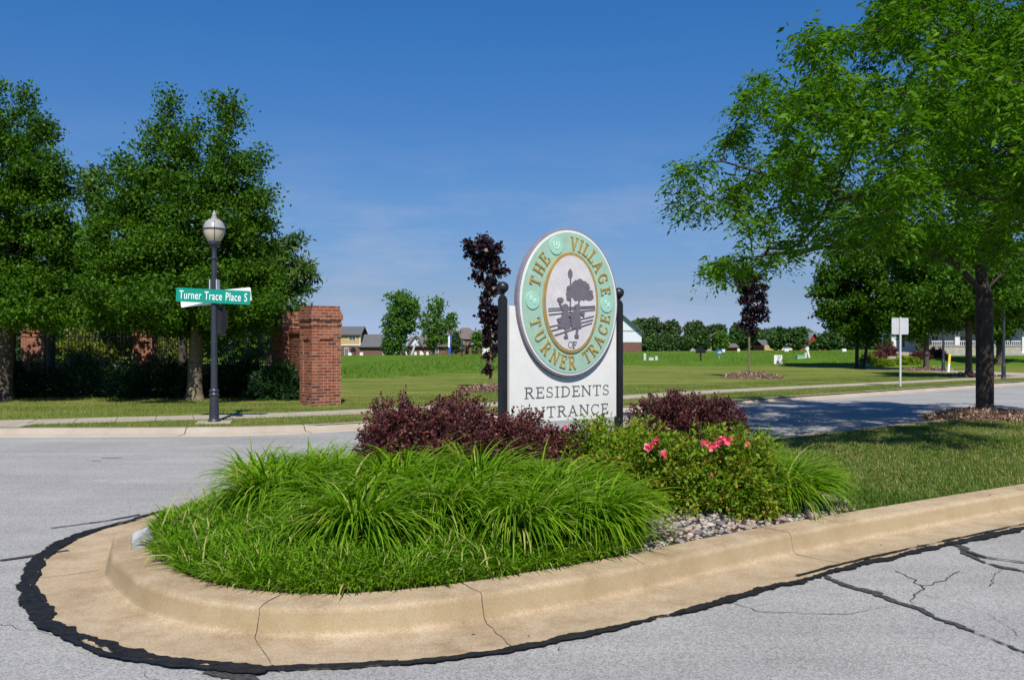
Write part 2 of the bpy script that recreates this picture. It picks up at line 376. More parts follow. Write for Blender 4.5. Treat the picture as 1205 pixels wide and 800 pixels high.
def _ground(k):
    sep = k['n'].nodes.new('ShaderNodeSeparateXYZ'); k['n'].links.new(k['t'].outputs['Object'], sep.inputs[0])
    lf = k['noise'](.35, 4, .6); mf = k['noise'](1.5, 6, .78); hf = k['noise'](16, 4, .75); st = k['noise'](1.0, 3, .5, sc3=((.16, .62, 1), R(-36)))
    mown = k['ramp'](mf, [(.25, (.085, .145, .018)), (.5, (.155, .205, .034)), (.75, (.27, .275, .07))])
    mown = k['mix'](mown, (.36, .32, .10), k['ramp'](st, [(.42, (0, 0, 0)), (.66, (.55, .55, .55))]))
    tall = k['ramp'](mf, [(.25, (.07, .15, .012)), (.5, (.11, .20, .018)), (.75, (.16, .24, .03))])
    # boundary of the unmown field: y > min(49 + 1.55 x, 60.6)
    a = k['math']('ADD', k['math']('MULTIPLY', sep.outputs['X'], 1.55), 49.0)
    bb = k['math']('MINIMUM', a, 60.6)
    d = k['math']('SUBTRACT', sep.outputs['Y'], bb)
    d = k['math']('ADD', d, k['math']('MULTIPLY', k['math']('SUBTRACT', lf, .5), 5.0))
    fac = k['n'].nodes.new('ShaderNodeMapRange'); fac.inputs['From Min'].default_value = -.6; fac.inputs['From Max'].default_value = .8
    k['n'].links.new(d, fac.inputs['Value'])
    c = k['mix'](mown, tall, fac.outputs['Result'])
    c = k['mix'](c, k['ramp'](lf, [(.3, (.78, .84, .8)), (.7, (1.0, 1.0, 1.0))]), 1.0, 'MULTIPLY')
    c = k['mix'](c, k['ramp'](hf, [(.3, (.6, .62, .6)), (.65, (1.1, 1.1, 1.1))]), 1.0, 'MULTIPLY')
    k['n'].links.new(c, k['b'].inputs['Base Color']); k['bump'](hf, .8, .05)
M['ground'] = pos_mat('ground', _ground, 1.0, .05)
def _lawn(k):
    lf = k['noise'](.6, 4, .6); hf = k['noise'](45, 4, .8); mf = k['noise'](3, 4, .7)
    c = k['ramp'](mf, [(.25, (.06, .10, .014)), (.5, (.10, .14, .02)), (.8, (.22, .18, .075))])
    c = k['mix'](c, k['ramp'](hf, [(.3, (.5, .5, .5)), (.65, (1.1, 1.1, 1.1))]), 1.0, 'MULTIPLY')
    k['n'].links.new(c, k['b'].inputs['Base Color']); k['bump'](hf, .8, .02)
M['lawn'] = pos_mat('lawn', _lawn, 1.0, .05)

# ------------------------------------------------------------------ terrain
def sm(t): t = max(0., min(1., t)); return t * t * (3 - 2 * t)
def kerb_y(x):          # outer gutter line of the far kerb
    xs = [-1600, -60, -20, -8.8, -5.2, -3.8, -2.2, 6.05, 20, 60, 1600]; ys = [16, 16, 15.2, 15.3, 15.45, 15.85, 17.0, 23.3, 35, 70, 1400]
    return float(np.interp(x, xs, ys))
def tall_line(x): return min(49 + 1.55 * x, 60.6)
def hgt(x, y):
    px = CX + F * x / max(y, 1)
    d = float(np.interp(px, [400, 600, 740, 960, 1205], [13.2, 12, 8.6, 6.6, 6.6]))
    z = LZ + .16 * sm((y - tall_line(x)) / 3.0) * sm((y - 30) / 8)
    z += .42 * sm((y - 60) / 12) * sm((x - 22) / 6) * (1 - sm((y - 110) / 20))
    yy = min(y, 600)
    if y > 90: z = min(z, H - d * yy / F - (0 if y < 600 else 0))
    return z

def resample(pts, step):
    pts = [Vector(p) for p in pts]; out_ = [pts[0]]
    for a, b in zip(pts, pts[1:]):
        n = max(1, int((b - a).length / step))
        out_ += [a.lerp(b, (i + 1) / n) for i in range(n)]
    return out_
def chaikin(pts, it=3, closed=False):
    pts = [Vector(p) for p in pts]
    for _ in range(it):
        q = []
        n = len(pts)
        rng_ = range(n) if closed else range(n - 1)
        if not closed: q.append(pts[0])
        for i in rng_:
            a, b = pts[i], pts[(i + 1) % n]; q += [a.lerp(b, .25), a.lerp(b, .75)]
        if not closed: q.append(pts[-1])
        pts = q
    return pts
def normals2(pts, closed):
    n = len(pts); o = []
    for i in range(n):
        a = pts[(i - 1) % n] if (closed or i > 0) else pts[i]
        b = pts[(i + 1) % n] if (closed or i < n - 1) else pts[i]
        d = (b - a).normalized(); o.append(Vector((-d.y, d.x)))
    return o
def sweep(pts, nrm, prof, closed):
    """prof: (offset to the left of travel, z)"""
    v, f = [], []; m = len(prof); n = len(pts)
    for p, q in zip(pts, nrm):
        for d, z in prof: v.append((p.x + q.x * d, p.y + q.y * d, z))
    for i in range(n if closed else n - 1):
        j = (i + 1) % n
        for k in range(m - 1): f.append((i * m + k, j * m + k, j * m + k + 1, i * m + k + 1))
    return v, f

# ground sheet: everything beyond the far kerb, to the horizon
xs = sorted(set(list(np.linspace(-60, 110, 230)) + [-2600, -1200, -600, -300, -180, -120, -90, -75, 125, 150, 200, 300, 600, 1200, 2600]))
vv = [0, .5, 1, 2, 3, 4.5] + list(np.arange(6, 60, 2.0)) + list(np.arange(60, 160, 5.0)) + list(np.arange(160, 620, 20.0)) + [620, 800, 1200, 2000, 3500, 6000]
gv, gf = [], []
for v_ in vv:
    for x in xs:
        yk = kerb_y(x) if abs(x) < 100 else kerb_y(100 if x > 0 else -100)
        y = yk + .62 + v_; gv.append((x, y, hgt(x, y)))
nx = len(xs)
for j in range(len(vv) - 1):
    for i in range(nx - 1): gf.append((j * nx + i, j * nx + i + 1, (j + 1) * nx + i + 1, (j + 1) * nx + i))
g = np_mesh('ground', gv, np.array(gf), M['ground'], smooth=True); tag(g, kind='structure')
rv, rf = [], []
rx = list(np.linspace(-90, 100, 260))
for x in rx: rv += [(x, -60, 0), (x, kerb_y(x) + .1, 0)]
for i in range(len(rx) - 1): rf.append((2 * i, 2 * i + 2, 2 * i + 3, 2 * i + 1))
ro = np_mesh('road', rv, np.array(rf), M['asphalt']); tag(ro, kind='structure')
base = MB(); base.add([(-3000, -3000, -.06), (3000, -3000, -.06), (3000, 15, -.06), (-3000, 15, -.06)], [(0, 1, 2, 3)])
tag(base.build('lawn_ground', M['ground']), kind='structure')

# far kerb with gutter
kp = chaikin(resample([Vector((x, kerb_y(x))) for x in [-90, -20, -8.8, -5.2, -3.8, -2.2, 6.05, 20, 60, 100]], 3.0), 2)
kp = resample(kp, .6)
v_, f_ = sweep(kp, normals2(kp, False), [(-.0, -.02), (0, .006), (.42, -.004 + .006), (.47, .03), (.51, .085), (.54, .1), (.58, .108), (.72, .108), (.73, -.1)], False)
ko = np_mesh('kerb', v_, np.array(f_), M['walk_pale'], smooth=True); tag(ko, kind='structure')
# thin expansion joints on the far kerb
mb = MB()
kn = normals2(kp, False)
for i in range(4, len(kp) - 4, 5):
    if abs(kp[i].x) > 30: continue
    p, q = kp[i], kn[i]; t = Vector((q.y, -q.x)) * .008
    pr = [(0.02, .0085), (.42, .0045), (.47, .033), (.51, .088), (.54, .103), (.58, .111), (.72, .111)]
    for (d0, z0), (d1, z1) in zip(pr, pr[1:]):
        a, b = p + q * d0, p + q * d1
        mb.add([(a.x - t.x, a.y - t.y, z0), (a.x + t.x, a.y + t.y, z0), (b.x + t.x, b.y + t.y, z1), (b.x - t.x, b.y - t.y, z1)], [(0, 1, 2, 3)])
tag(mb.build('kerb_joints', M['crack']), kind='structure')

# sidewalk slabs across the road
def slab_walk(name, pts, width, material, z=.008, slab=1.5, gap=.015):
    pts = resample(chaikin([Vector(p) for p in pts], 2), slab); nr = normals2(pts, False); m = MB()
    for i in range(len(pts) - 1):
        a, b = pts[i], pts[i + 1]; t = (b - a).normalized() * gap / 2; a2, b2 = a + t, b - t
        na, nb = nr[i] * width / 2, nr[i + 1] * width / 2
        q = [a2 - na, b2 - nb, b2 + nb, a2 + na]
        zs = [hgt(p.x, p.y) + z for p in q]
        m.add([(p.x, p.y, zz) for p, zz in zip(q, zs)] + [(p.x, p.y, zz - .05) for p, zz in zip(q, zs)],
              [(0, 1, 2, 3), (0, 4, 5, 1), (1, 5, 6, 2), (2, 6, 7, 3), (3, 7, 4, 0)])
    return tag(m.build(name, material), kind='structure')
slab_walk('sidewalk', [(-14, 16.6), (-10.3, 16.75), (-7.5, 17.9), P(330, 488.5), P(443, 483.5), P(560, 477), P(735, 467.5), P(850, 460), P(1062, 450), P(1133, 446.5), (30, 46), (60, 72)], 1.15, M['walk'])
slab_walk('ramp', [(-14, 16.36), (-8.9, 16.42)], .55, M['walk'], z=.0135, slab=1.2)
# side drive on the right and the stepped garden path
def sheet(name, pts, material, dz=.012):
    n = len(pts) // 2; vs2 = []
    A_, B_ = pts[:n], pts[n:][::-1]
    for a, b in zip(A_, B_):
        for k in range(5):
            x = a[0] + (b[0] - a[0]) * k / 4; y = a[1] + (b[1] - a[1]) * k / 4; vs2.append((x, y, hgt(x, y) + dz))
    f2 = [(i * 5 + k, (i + 1) * 5 + k, (i + 1) * 5 + k + 1, i * 5 + k + 1) for i in range(n - 1) for k in range(4)]
    o = np_mesh(name, vs2, np.array(f2), material); return tag(o, kind='structure')
def dense(pts, k=8): return [tuple(p) for p in resample([Vector(p) for p in pts], 2.5)][:]
lo = [P(1019, 435.2), P(1060, 436.2), P(1115, 438.6), P(1160, 441), P(1205, 443.5), (60, 36)]
hi = [P(1019, 434.2), P(1060, 434.6), P(1115, 436), P(1160, 437.3), P(1205, 439), (62, 42)]
sheet('driveway', lo + hi[::-1], M['walk'], .016)

# ------------------------------------------------------------------ island
isl = [(-3.3, 8.55), (-3.62, 7.5), (-3.56, 6.75), (-3.2, 5.85), (-2.58, 5.0), (-1.96, 4.55), (-1.26, 4.36), (-.65, 4.42), (0, 4.67), (.5, 4.98),
       (1.05, 5.34), (1.74, 5.9), (2.5, 6.47), (3.4, 7.08), (4.5, 7.8), (8, 10.05), (15, 14.55), (30, 24.2), (45, 33.8), (46.5, 36), (46, 44),
       (44, 45.6), (30, 34.8), (10.5, 19.6), (3.8, 14.35), (0, 11.4), (-2, 9.75), (-2.85, 9.05)]
il = resample([Vector(p) for p in isl] + [Vector(isl[0])], .45)[:-1]
il = chaikin(il, 2, True)
inn = normals2(il, True)
prof = [(0, -.03), (0, .010), (.01, .012), (.10, .004), (.30, .001), (.43, .004), (.458, .008), (.474, .018), (.484, .034), (.502, .122), (.508, .138), (.519, .150), (.535, .156), (.56, .158), (.77, .160), (.785, .153), (.79, .05)]
v_, f_ = sweep(il, inn, prof, True)
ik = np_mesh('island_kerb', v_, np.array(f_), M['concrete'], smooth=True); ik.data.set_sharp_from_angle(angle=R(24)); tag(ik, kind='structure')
in_poly = [p + q * .77 for p, q in zip(il, inn)]
ipx = np.array([p.x for p in in_poly]); ipy = np.array([p.y for p in in_poly])
def inside(x, y, px=ipx, py=ipy):
    x = np.asarray(x, float); y = np.asarray(y, float); c = np.zeros(x.shape, bool); n = len(px); j = n - 1
    for i in range(n):
        k = ((py[i] > y) != (py[j] > y))
        with np.errstate(divide='ignore', invalid='ignore'):
            k &= x < (px[j] - px[i]) * (y - py[i]) / (py[j] - py[i] + 1e-12) + px[i]
        c ^= k; j = i
    return c
def edge_d(x, y):
    """distance to the kerb's back edge (rough)"""
    x = np.asarray(x, float)[..., None]; y = np.asarray(y, float)[..., None]
    return np.sqrt(((x - ipx) ** 2 + (y - ipy) ** 2).min(-1))
BED = (1.0, -.0)                                    # bed / lawn divide: x + .12 (y-7) < 2.75
def bed_line(y): return 2.78 + np.clip((np.asarray(y, float) - 7.2) * .12, -.05, .9)
def isl_h(x, y):
    d = edge_d(x, y); b = 1 / (1 + np.exp((np.asarray(x) - bed_line(y)) * 4))
    return .145 + (.16 * b + .05) * (1 - np.exp(-d / 1.2))
def fill_island(name, cond, material):
    st = .25; v3, idx = [], {}; f3 = []
    # front part only at .25 m, strip by strip
    for ix in range(int(-4 / st), int(47 / st)):
        for iy in range(int(4 / st), int(46 / st)):
            cx_, cy_ = (ix + .5) * st, (iy + .5) * st
            cells.append((ix, iy, cx_, cy_))
cells = []
fill_island('', None, None)
ca = np.array([(c[2], c[3]) for c in cells]); ok_in = inside(ca[:, 0], ca[:, 1]); edd = np.full(len(ca), 9.)
edd[ok_in] = edge_d(ca[ok_in, 0], ca[ok_in, 1])
near_out = np.zeros(len(ca), bool)
cand = ~ok_in
edd[cand] = edge_d(ca[cand, 0], ca[cand, 1])
near = (ok_in) 
for nm, mt, side in (('bed_soil', M['soil'], 0), ('island_lawn', M['lawn'], 1)):
    vid, v3, f3 = {}, [], []
    for c, o_, e_ in zip(cells, ok_in, edd):
        if not o_: continue
        isbed = c[2] < float(bed_line(c[3]))
        if (isbed and side) or (not isbed and not side): continue
        q = []
        for dx, dy in ((0, 0), (1, 0), (1, 1), (0, 1)):
            k_ = (c[0] + dx, c[1] + dy)
            if k_ not in vid: vid[k_] = len(v3); v3.append([k_[0] * .25, k_[1] * .25, 0])
            q.append(vid[k_])
        f3.append(q)
    v3 = np.array(v3, float)
    # pull border vertices that stick out back onto the kerb edge
    ins = inside(v3[:, 0], v3[:, 1])
    for i in np.where(~ins)[0]:
        d2 = (ipx - v3[i, 0]) ** 2 + (ipy - v3[i, 1]) ** 2; k_ = d2.argmin(); v3[i, 0], v3[i, 1] = ipx[k_], ipy[k_]
    dd = edge_d(v3[:, 0], v3[:, 1])
    cl = ins & (dd < .27)
    v3[:, 2] = isl_h(v3[:, 0], v3[:, 1])
    np_o = np_mesh(nm, v3, np.array(f3), mt, smooth=True); tag(np_o, kind='structure')
    # skirt ring so no gap shows between the grid and the kerb
ring_v, ring_f = [], []
for i, (p, q) in enumerate(zip(il, inn)):
    for d in (.765, .98, 1.2):
        a = p + q * d; ring_v.append((a.x, a.y, float(isl_h(a.x, a.y)) - .006 if d > .8 else .148))
n = len(il)
for i in range(n):
    j = (i + 1) % n
    for k in range(2): ring_f.append((i * 3 + k, j * 3 + k, j * 3 + k + 1, i * 3 + k + 1))
bedf = [f for f in ring_f if ring_v[f[0]][0] < 2.75 and True]; lawf = [f for f in ring_f if ring_v[f[0]][0] >= 2.75]
for nm, ff, mt in (('bed_edge', bedf, M['soil']), ('island_lawn_edge', lawf, M['lawn'])):
    tag(np_mesh(nm, ring_v, np.array(ff), mt), kind='structure')

# cracks / joints across the island kerb
def kerb_joint(ts, name, material=None, wid=.004, wig=.0, zoff=.003, dmax=1.0):
    m = MB()
    for (px_, tx, seed) in ts:
        # find outline index nearest to the image position
        best = min(range(len(il)), key=lambda i: (il[i] - Vector(px_)).length)
        p, q = il[best], inn[best]; t = Vector((q.y, -q.x)); rr = random.Random(seed)
        fine = []
        for (d0, z0), (d1, z1) in zip(prof[1:-2], prof[2:-1]):
            k = max(1, int((d1 - d0) / .03))
            fine += [(d0 + (d1 - d0) * i / k, z0 + (z1 - z0) * i / k) for i in range(k)]
        off = 0; last = None
        for i, (d, z) in enumerate(fine):
            off += rr.uniform(-1, 1) * wig; s_ = tx * max(0, (.45 - d)) + off
            a = p + q * d + t * s_; wd = wid * rr.uniform(.6, 1.3)
            cur = ((a - t * wd).to_3d(), (a + t * wd).to_3d(), z + zoff)
            if last:
                m.add([(last[0].x, last[0].y, last[2]), (last[1].x, last[1].y, last[2]), (cur[1].x, cur[1].y, cur[2]), (cur[0].x, cur[0].y, cur[2])], [(0, 1, 2, 3)])
            last = cur
    return tag(m.build(name, material or M['crack']), kind='structure')
kerb_joint([((-1.55, 4.45), .9, 3), ((.0, 4.75), -.15, 5), ((2.5, 6.47), .0, 8), ((-3.3, 6.1), .2, 9), ((6.2, 8.9), .1, 1), ((-3.6, 7.5), .1, 12)], 'kerb_cracks', wid=.0022, wig=.007)

# tar seal along the gutter edge, ragged
def ragged_strip(m, pts, w0, w1, z, rr, step=.02, rough=.35, wob=.0):
    pts = resample([Vector(p) for p in pts], step); n0 = normals2(pts, False)
    if wob: pts = [p + q * wob * (noise.noise(Vector((p.x * 5, p.y * 5, 7))) + .5 * noise.noise(Vector((p.x * 17, p.y * 17, 2)))) for p, q in zip(pts, n0)]
    pts = pts; nr = normals2(pts, False); n = len(pts)
    prev = None; a1 = a2 = 0
    for i, (p, q) in enumerate(zip(pts, nr)):
        t = i / (n - 1); w_ = w0 + (w1 - w0) * t
        def nn(o_): return .75 * noise.noise(Vector((p.x * 1.6 + o_, p.y * 1.6, z * 900))) + .7 * noise.noise(Vector((p.x * 6 + o_, p.y * 6, 1.3))) + .4 * noise.noise(Vector((p.x * 26 + o_, p.y * 26, 3.3))) + .10 * rr.uniform(-1, 1)
        nL, nR = nn(0), nn(9)
        a = p + q * w_ * (.5 + rough * nL); b = p - q * w_ * (.5 + rough * nR)
        if prev: m.add([(prev[0].x, prev[0].y, z), (prev[1].x, prev[1].y, z), (b.x, b.y, z), (a.x, a.y, z)], [(0, 1, 2, 3)])
        prev = (a, b)
rr = random.Random(4)
tm = MB()
i0 = min(range(len(il)), key=lambda i: (il[i] - Vector((-3.2, 8.7))).length)
order = [il[(i0 + k) % len(il)] for k in range(len(il))]
seg = [p for p in order if p.y < 12 and p.x < 9]
seg = seg[:max(i for i, p in enumerate(seg) if p.x > 7) + 1] if any(p.x > 7 for p in seg) else seg
cut = [];
for p in seg:
    if cut and (p - cut[-1]).length > 1.2: break
    cut.append(p)
tarline = cut
sn = normals2(tarline, False)
def toff(d, a=0, b=None): return [p + q * d for p, q in zip(tarline[a:b], sn[a:b])]
third = [i for i, p in enumerate(tarline)]
iA = min(third, key=lambda i: (tarline[i] - Vector((-3.0, 5.5))).length); iB = min(third, key=lambda i: (tarline[i] - Vector((-.6, 4.4))).length)
iC = min(third, key=lambda i: (tarline[i] - Vector((1.7, 5.9))).length)
ragged_strip(tm, toff(-.01, 0, iA + 1), .07, .10, .0145, rr, rough=.6)
ragged_strip(tm, toff(.05, 4, iA + 1), .02, .035, .0185, rr, rough=.9)
ragged_strip(tm, toff(.0, iA, iB + 1), .095, .06, .0145, rr, rough=.7)
ragged_strip(tm, toff(-.055, iA + 3, iB - 3), .04, .04, .0185, rr, rough=.9)
ragged_strip(tm, toff(-.015, iB, iC + 1), .05, .08, .0145, rr, rough=.7)
ragged_strip(tm, toff(-.03, iC), .085, .055, .0145, rr, rough=.7)
ragged_strip(tm, toff(.05, iC + 2), .03, .02, .0185, rr, rough=.6)
tag(tm.build('tar_seal', M['tar']), kind='structure')
tw = MB()
def pl(px_list): return [P(x, y, 0) for x, y in px_list]
ragged_strip(tw, pl([(965, 672), (985, 686), (1030, 698), (1080, 716), (1140, 742), (1205, 768), (1290, 800)]), .06, .045, .0085, rr, rough=.9, wob=.04)
ragged_strip(tw, pl([(1122, 640), (1135, 652), (1160, 664), (1205, 674), (1260, 684)]), .05, .04, .0085, rr, rough=.9, wob=.04)
ragged_strip(tw, pl([(1128, 646), (1160, 657), (1205, 663), (1260, 668)]), .035, .03, .0125, rr, rough=.5)
ragged_strip(tw, pl([(0, 660), (30, 656), (80, 648)]), .035, .06, .0085, rr, rough=.4)
ragged_strip(tw, pl([(60, 622), (120, 614), (165, 606)]), .03, .04, .0085, rr, rough=.4)
ragged_strip(tw, pl([(250, 788), (285, 796), (300, 815)]), .12, .08, .0085, rr, rough=.5)
tag(tw.build('crack_sealant', M['tar_worn']), kind='structure')
ck = MB()
for ln, wd in (([(862, 712), (890, 718), (940, 722), (1000, 721), (1060, 712)], .006), ([(1055, 672), (1075, 682), (1085, 690), (1078, 702), (1074, 710)], .012),
               ([(1085, 690), (1105, 684), (1125, 672)], .009), ([(1085, 700), (1130, 715), (1160, 722), (1205, 750)], .006), ([(700, 700), (650, 690)], .0),
               ([(0, 735), (30, 742), (60, 745), (120, 752)], .006), ([(160, 780), (210, 820)], .005), ([(1165, 690), (1175, 672), (1180, 668)], .006)):
    if wd: ragged_strip(ck, pl(ln), wd * .75, wd * .5, .005, rr, step=.015, rough=.9, wob=.05)
for k in range(26):
    x, y = rr.uniform(-14, -2), rr.uniform(8.5, 14.6)
    if inside(np.array([x]), np.array([y]))[0] or y < 9 + .78 * (x + 3) + .6 and x > -4: continue
    if rr.random() < .5: ragged_strip(ck, [(x, y), (x + rr.uniform(.1, .5), y + rr.uniform(-.02, .02))], .02, .02, .005, rr, step=.05, rough=.8)
tag(ck.build('road_cracks', M['crack']), kind='structure')

# ------------------------------------------------------------------ blades
def blades(name, base, head, length, elev, bend, width, mat_, parent=None, segs=4, seed=0, tint=None, curl=1.4, kind=None):
    rng = np.random.default_rng(seed); n = len(base); base = np.asarray(base, float)
    P_ = np.zeros((n, segs + 1, 3)); P_[:, 0] = base; ds = length / segs
    for s in range(segs):
        e = elev - bend * ((s + .3) / segs) ** curl
        stp = np.stack([np.cos(head) * np.cos(e), np.sin(head) * np.cos(e), np.sin(e)], 1) * ds[:, None]
        P_[:, s + 1] = P_[:, s] + stp
    side = np.stack([-np.sin(head), np.cos(head), rng.uniform(-.5, .5, n)], 1); side /= np.linalg.norm(side, axis=1)[:, None]
    v = []
    prof_ = np.array([.6, 1.0, .95, .75, .5, .3][:segs]); prof_ = prof_ if len(prof_) == segs else np.linspace(1, .3, segs)
    arr = np.zeros((n, 2 * segs + 1, 3))
    for s in range(segs):
        w_ = (width * prof_[s] / 2)[:, None] * side
        arr[:, 2 * s] = P_[:, s] - w_; arr[:, 2 * s + 1] = P_[:, s] + w_
    arr[:, 2 * segs] = P_[:, segs]
    m = 2 * segs + 1; off = (np.arange(n) * m)[:, None]
    quads = np.concatenate([off + np.array([[2 * s, 2 * s + 1, 2 * s + 3, 2 * s + 2]]) for s in range(segs - 1)]) if segs > 1 else None
    tris = off + np.array([[2 * segs - 2, 2 * segs - 1, 2 * segs]])
    if tint is None: tint = np.clip(rng.normal(.42, .2, n), 0, .8); tint = np.where(rng.random(n) < .055, .97, tint)
    tt = np.concatenate([np.tile(tint, segs - 1), tint]) if segs > 1 else tint
    o = np_mesh(name, arr.reshape(-1, 3), ([quads] if quads is not None else []) + [tris], mat_, parent, tint=tt)
    if kind: tag(o, kind=kind)
    return o

# low grass carpet of the bed
rng = np.random.default_rng(11)
N = 150000
X = rng.uniform(-3.4, 1.6, N); Y = rng.uniform(4.9, 12.5, N)
k = inside(X, Y) & (edge_d(X, Y) > .002)
front = 4.95 + .60 * np.maximum(0, X)               # bed front line approx
k &= ~((X > .72 + (Y - 5.2) * .16))
dens = np.where(Y > 8.8, .35, 1.0); k &= rng.random(N) < dens
X, Y = X[k], Y[k]; n = len(X); print('carpet blades', n)
ed = edge_d(X, Y)
hd = rng.uniform(0, 2 * np.pi, n)
ki = np.array([((ipx - x) ** 2 + (ipy - y) ** 2).argmin() for x, y in zip(X, Y)])
outa = np.arctan2(-np.array([q.y for q in inn])[ki], -np.array([q.x for q in inn])[ki])
hd = np.where((ed < .13) & (rng.random(n) < .75), outa + rng.normal(0, .7, n), hd)
cl = np.array([noise.noise(Vector((x * 2.3, y * 2.3, 0))) for x, y in zip(X, Y)])
ln = rng.uniform(.14, .26, n) * (1 + .5 * cl) * np.clip(.66 + ed * .6, .66, 1.25)
base = np.stack([X, Y, isl_h(X, Y)], 1)
tn = np.clip(rng.normal(.40, .17, n) + .25 * cl, 0, .82); tn = np.where(rng.random(n) < .05, .98, tn)
o = blades('ground_cover_grass', base, hd, ln, rng.uniform(.75, 1.5, n), rng.uniform(.7, 2.2, n), rng.uniform(.006, .012, n), M['blade'], segs=3, seed=2, tint=tn)
tag(o, 'short bright green grass filling the nose of the kerbed island', 'grass', kind='stuff')

# arching grass clumps
lily_spots = [  # x, y, radius, blade length, lean heading (deg), count, label bits
    (-1.86, 7.15, .20, .74, -40, 1000, 'arching bright grass clump at the left end of the mounds, above the low carpet'),
    (-1.02, 6.05, .17, .66, -60, 1000, 'arching grass clump nearest the kerb, left of the middle'),
    (-.48, 6.45, .19, .70, -40, 1050, 'lush arching grass clump in the front row below the purple hedge'),
    (.10, 6.30, .18, .68, -30, 1000, 'arching grass clump in the front row just left of the rightmost one'),
    (.60, 6.5, .18, .68, -60, 1000, 'arching grass clump at the foot of the rose bushes, leaning to the kerb'),
    (-2.35, 8.6, .26, .66, 20, 750, 'pale feathery grass clump at the back left beside the road'),
    (-1.75, 8.75, .26, .72, 20, 800, 'pale grass clump behind, left of the purple hedge'),
    (-1.45, 7.75, .24, .74, -20, 900, 'grass clump touching the left end of the purple hedge'),
    (-.85, 7.25, .22, .74, -30, 900, 'grass clump in the back row under the left of the purple hedge'),
    (-.25, 7.35, .22, .72, -40, 900, 'grass clump in the back row under the middle of the purple hedge'),
    (.35, 7.25, .22, .68, -40, 900, 'grass clump in the back row under the right of the purple hedge'),
    (-1.35, 6.75, .20, .62, -50, 850, 'shorter grass clump between the left end clump and the kerbside clump'),
    (-.95, 6.75, .20, .62, -40, 800, 'grass clump filling the centre of the mounds, behind the kerbside clump'),
    (-.15, 6.85, .20, .64, -40, 800, 'grass clump in the middle row, right of centre'),
    (.45, 6.95, .18, .62, -40, 700, 'grass clump in the middle row beside the rose bushes'),
    (-1.9, 7.95, .24, .66, -10, 800, 'grass clump halfway between the left end clump and the road side'),
    (2.38, 7.85, .15, .68, -40, 1250, 'big drooping grass clump by the rose bushes and the river pebbles'),
    (2.05, 8.35, .16, .74, 40, 500, 'tall loose grass clump standing up behind the rose bushes'),
]
for i, (x, y, rad, bl, lean, cnt, lab) in enumerate(lily_spots):
    rg = np.random.default_rng(100 + i)
    t = rg.uniform(0, 2 * np.pi, cnt); r_ = rad * np.sqrt(rg.random(cnt))
    cnt = int(cnt * .8); t = t[:cnt]; r_ = r_[:cnt]
    bx, by = r_ * np.cos(t), r_ * np.sin(t); bz = isl_h(x + bx, y + by)
    hd = t + rg.normal(0, .45, cnt)
    l_ = R(lean); hx = np.cos(hd) + .75 * np.cos(l_); hy = np.sin(hd) + .75 * np.sin(l_); hd = np.arctan2(hy, hx)
    reach = np.sqrt(hx ** 2 + hy ** 2)
    el = np.clip(rg.normal(1.18, .18, cnt), .6, 1.52)
    e = empty('grass_clump', (x, y, 0), 0, lab, 'ornamental grass', 'arching grass clumps in the island bed')
    blades('foliage', np.stack([bx, by, bz], 1), hd, bl * rg.uniform(.55, 1.12, cnt), el, rg.uniform(1.3, 2.5, cnt), rg.uniform(.015, .028, cnt), M['lily'], e, segs=6, seed=i, curl=1.2)

rg = np.random.default_rng(71); n = 900; X = rg.uniform(-3.2, 1.0, n); Y = rg.uniform(4.9, 8.0, n); k = inside(X, Y) & (edge_d(X, Y) > .03) & (X < .72 + (Y - 5.2) * .16); X, Y = X[k], Y[k]; n = len(X)
o = blades('dry_grass', np.stack([X, Y, isl_h(X, Y)], 1), rg.uniform(0, 6.28, n), rg.uniform(.2, .42, n), rg.uniform(.5, 1.35, n), rg.uniform(.4, 2.4, n), rg.uniform(.005, .011, n), M['blade'], segs=4, seed=5, tint=np.full(n, .99))
tag(o, 'scattered straw coloured dead blades among the green grass', 'grass', kind='stuff')
# ------------------------------------------------------------------ leaves
def leaf_cards(pos, size, aspect, rng, droop=0.0, up=.35, dirs=None):
    """rhombic leaves folded a little on the midrib; returns verts, quads"""
    n = len(pos)
    if dirs is None:
        a = rng.normal(size=(n, 3))
    else: a = dirs + rng.normal(size=(n, 3)) * .45
    a[:, 2] -= droop; a /= np.linalg.norm(a, axis=1)[:, None] + 1e-9
    nr = rng.normal(size=(n, 3)); nr[:, 2] += up * 2
    b = np.cross(nr, a); b /= np.linalg.norm(b, axis=1)[:, None] + 1e-9
    c = np.cross(a, b)
    s = size * rng.uniform(.5, 1.4, n)
    s = s[:, None]; wv = s * aspect
    v = np.stack([pos, pos + a * s * .45 + b * wv * .5 + c * wv * .12, pos + a * s, pos + a * s * .45 - b * wv * .5 + c * wv * .12], 1)
    f = (np.arange(n) * 4)[:, None] + np.array([[0, 1, 2, 3]])
    return v.reshape(-1, 3), f

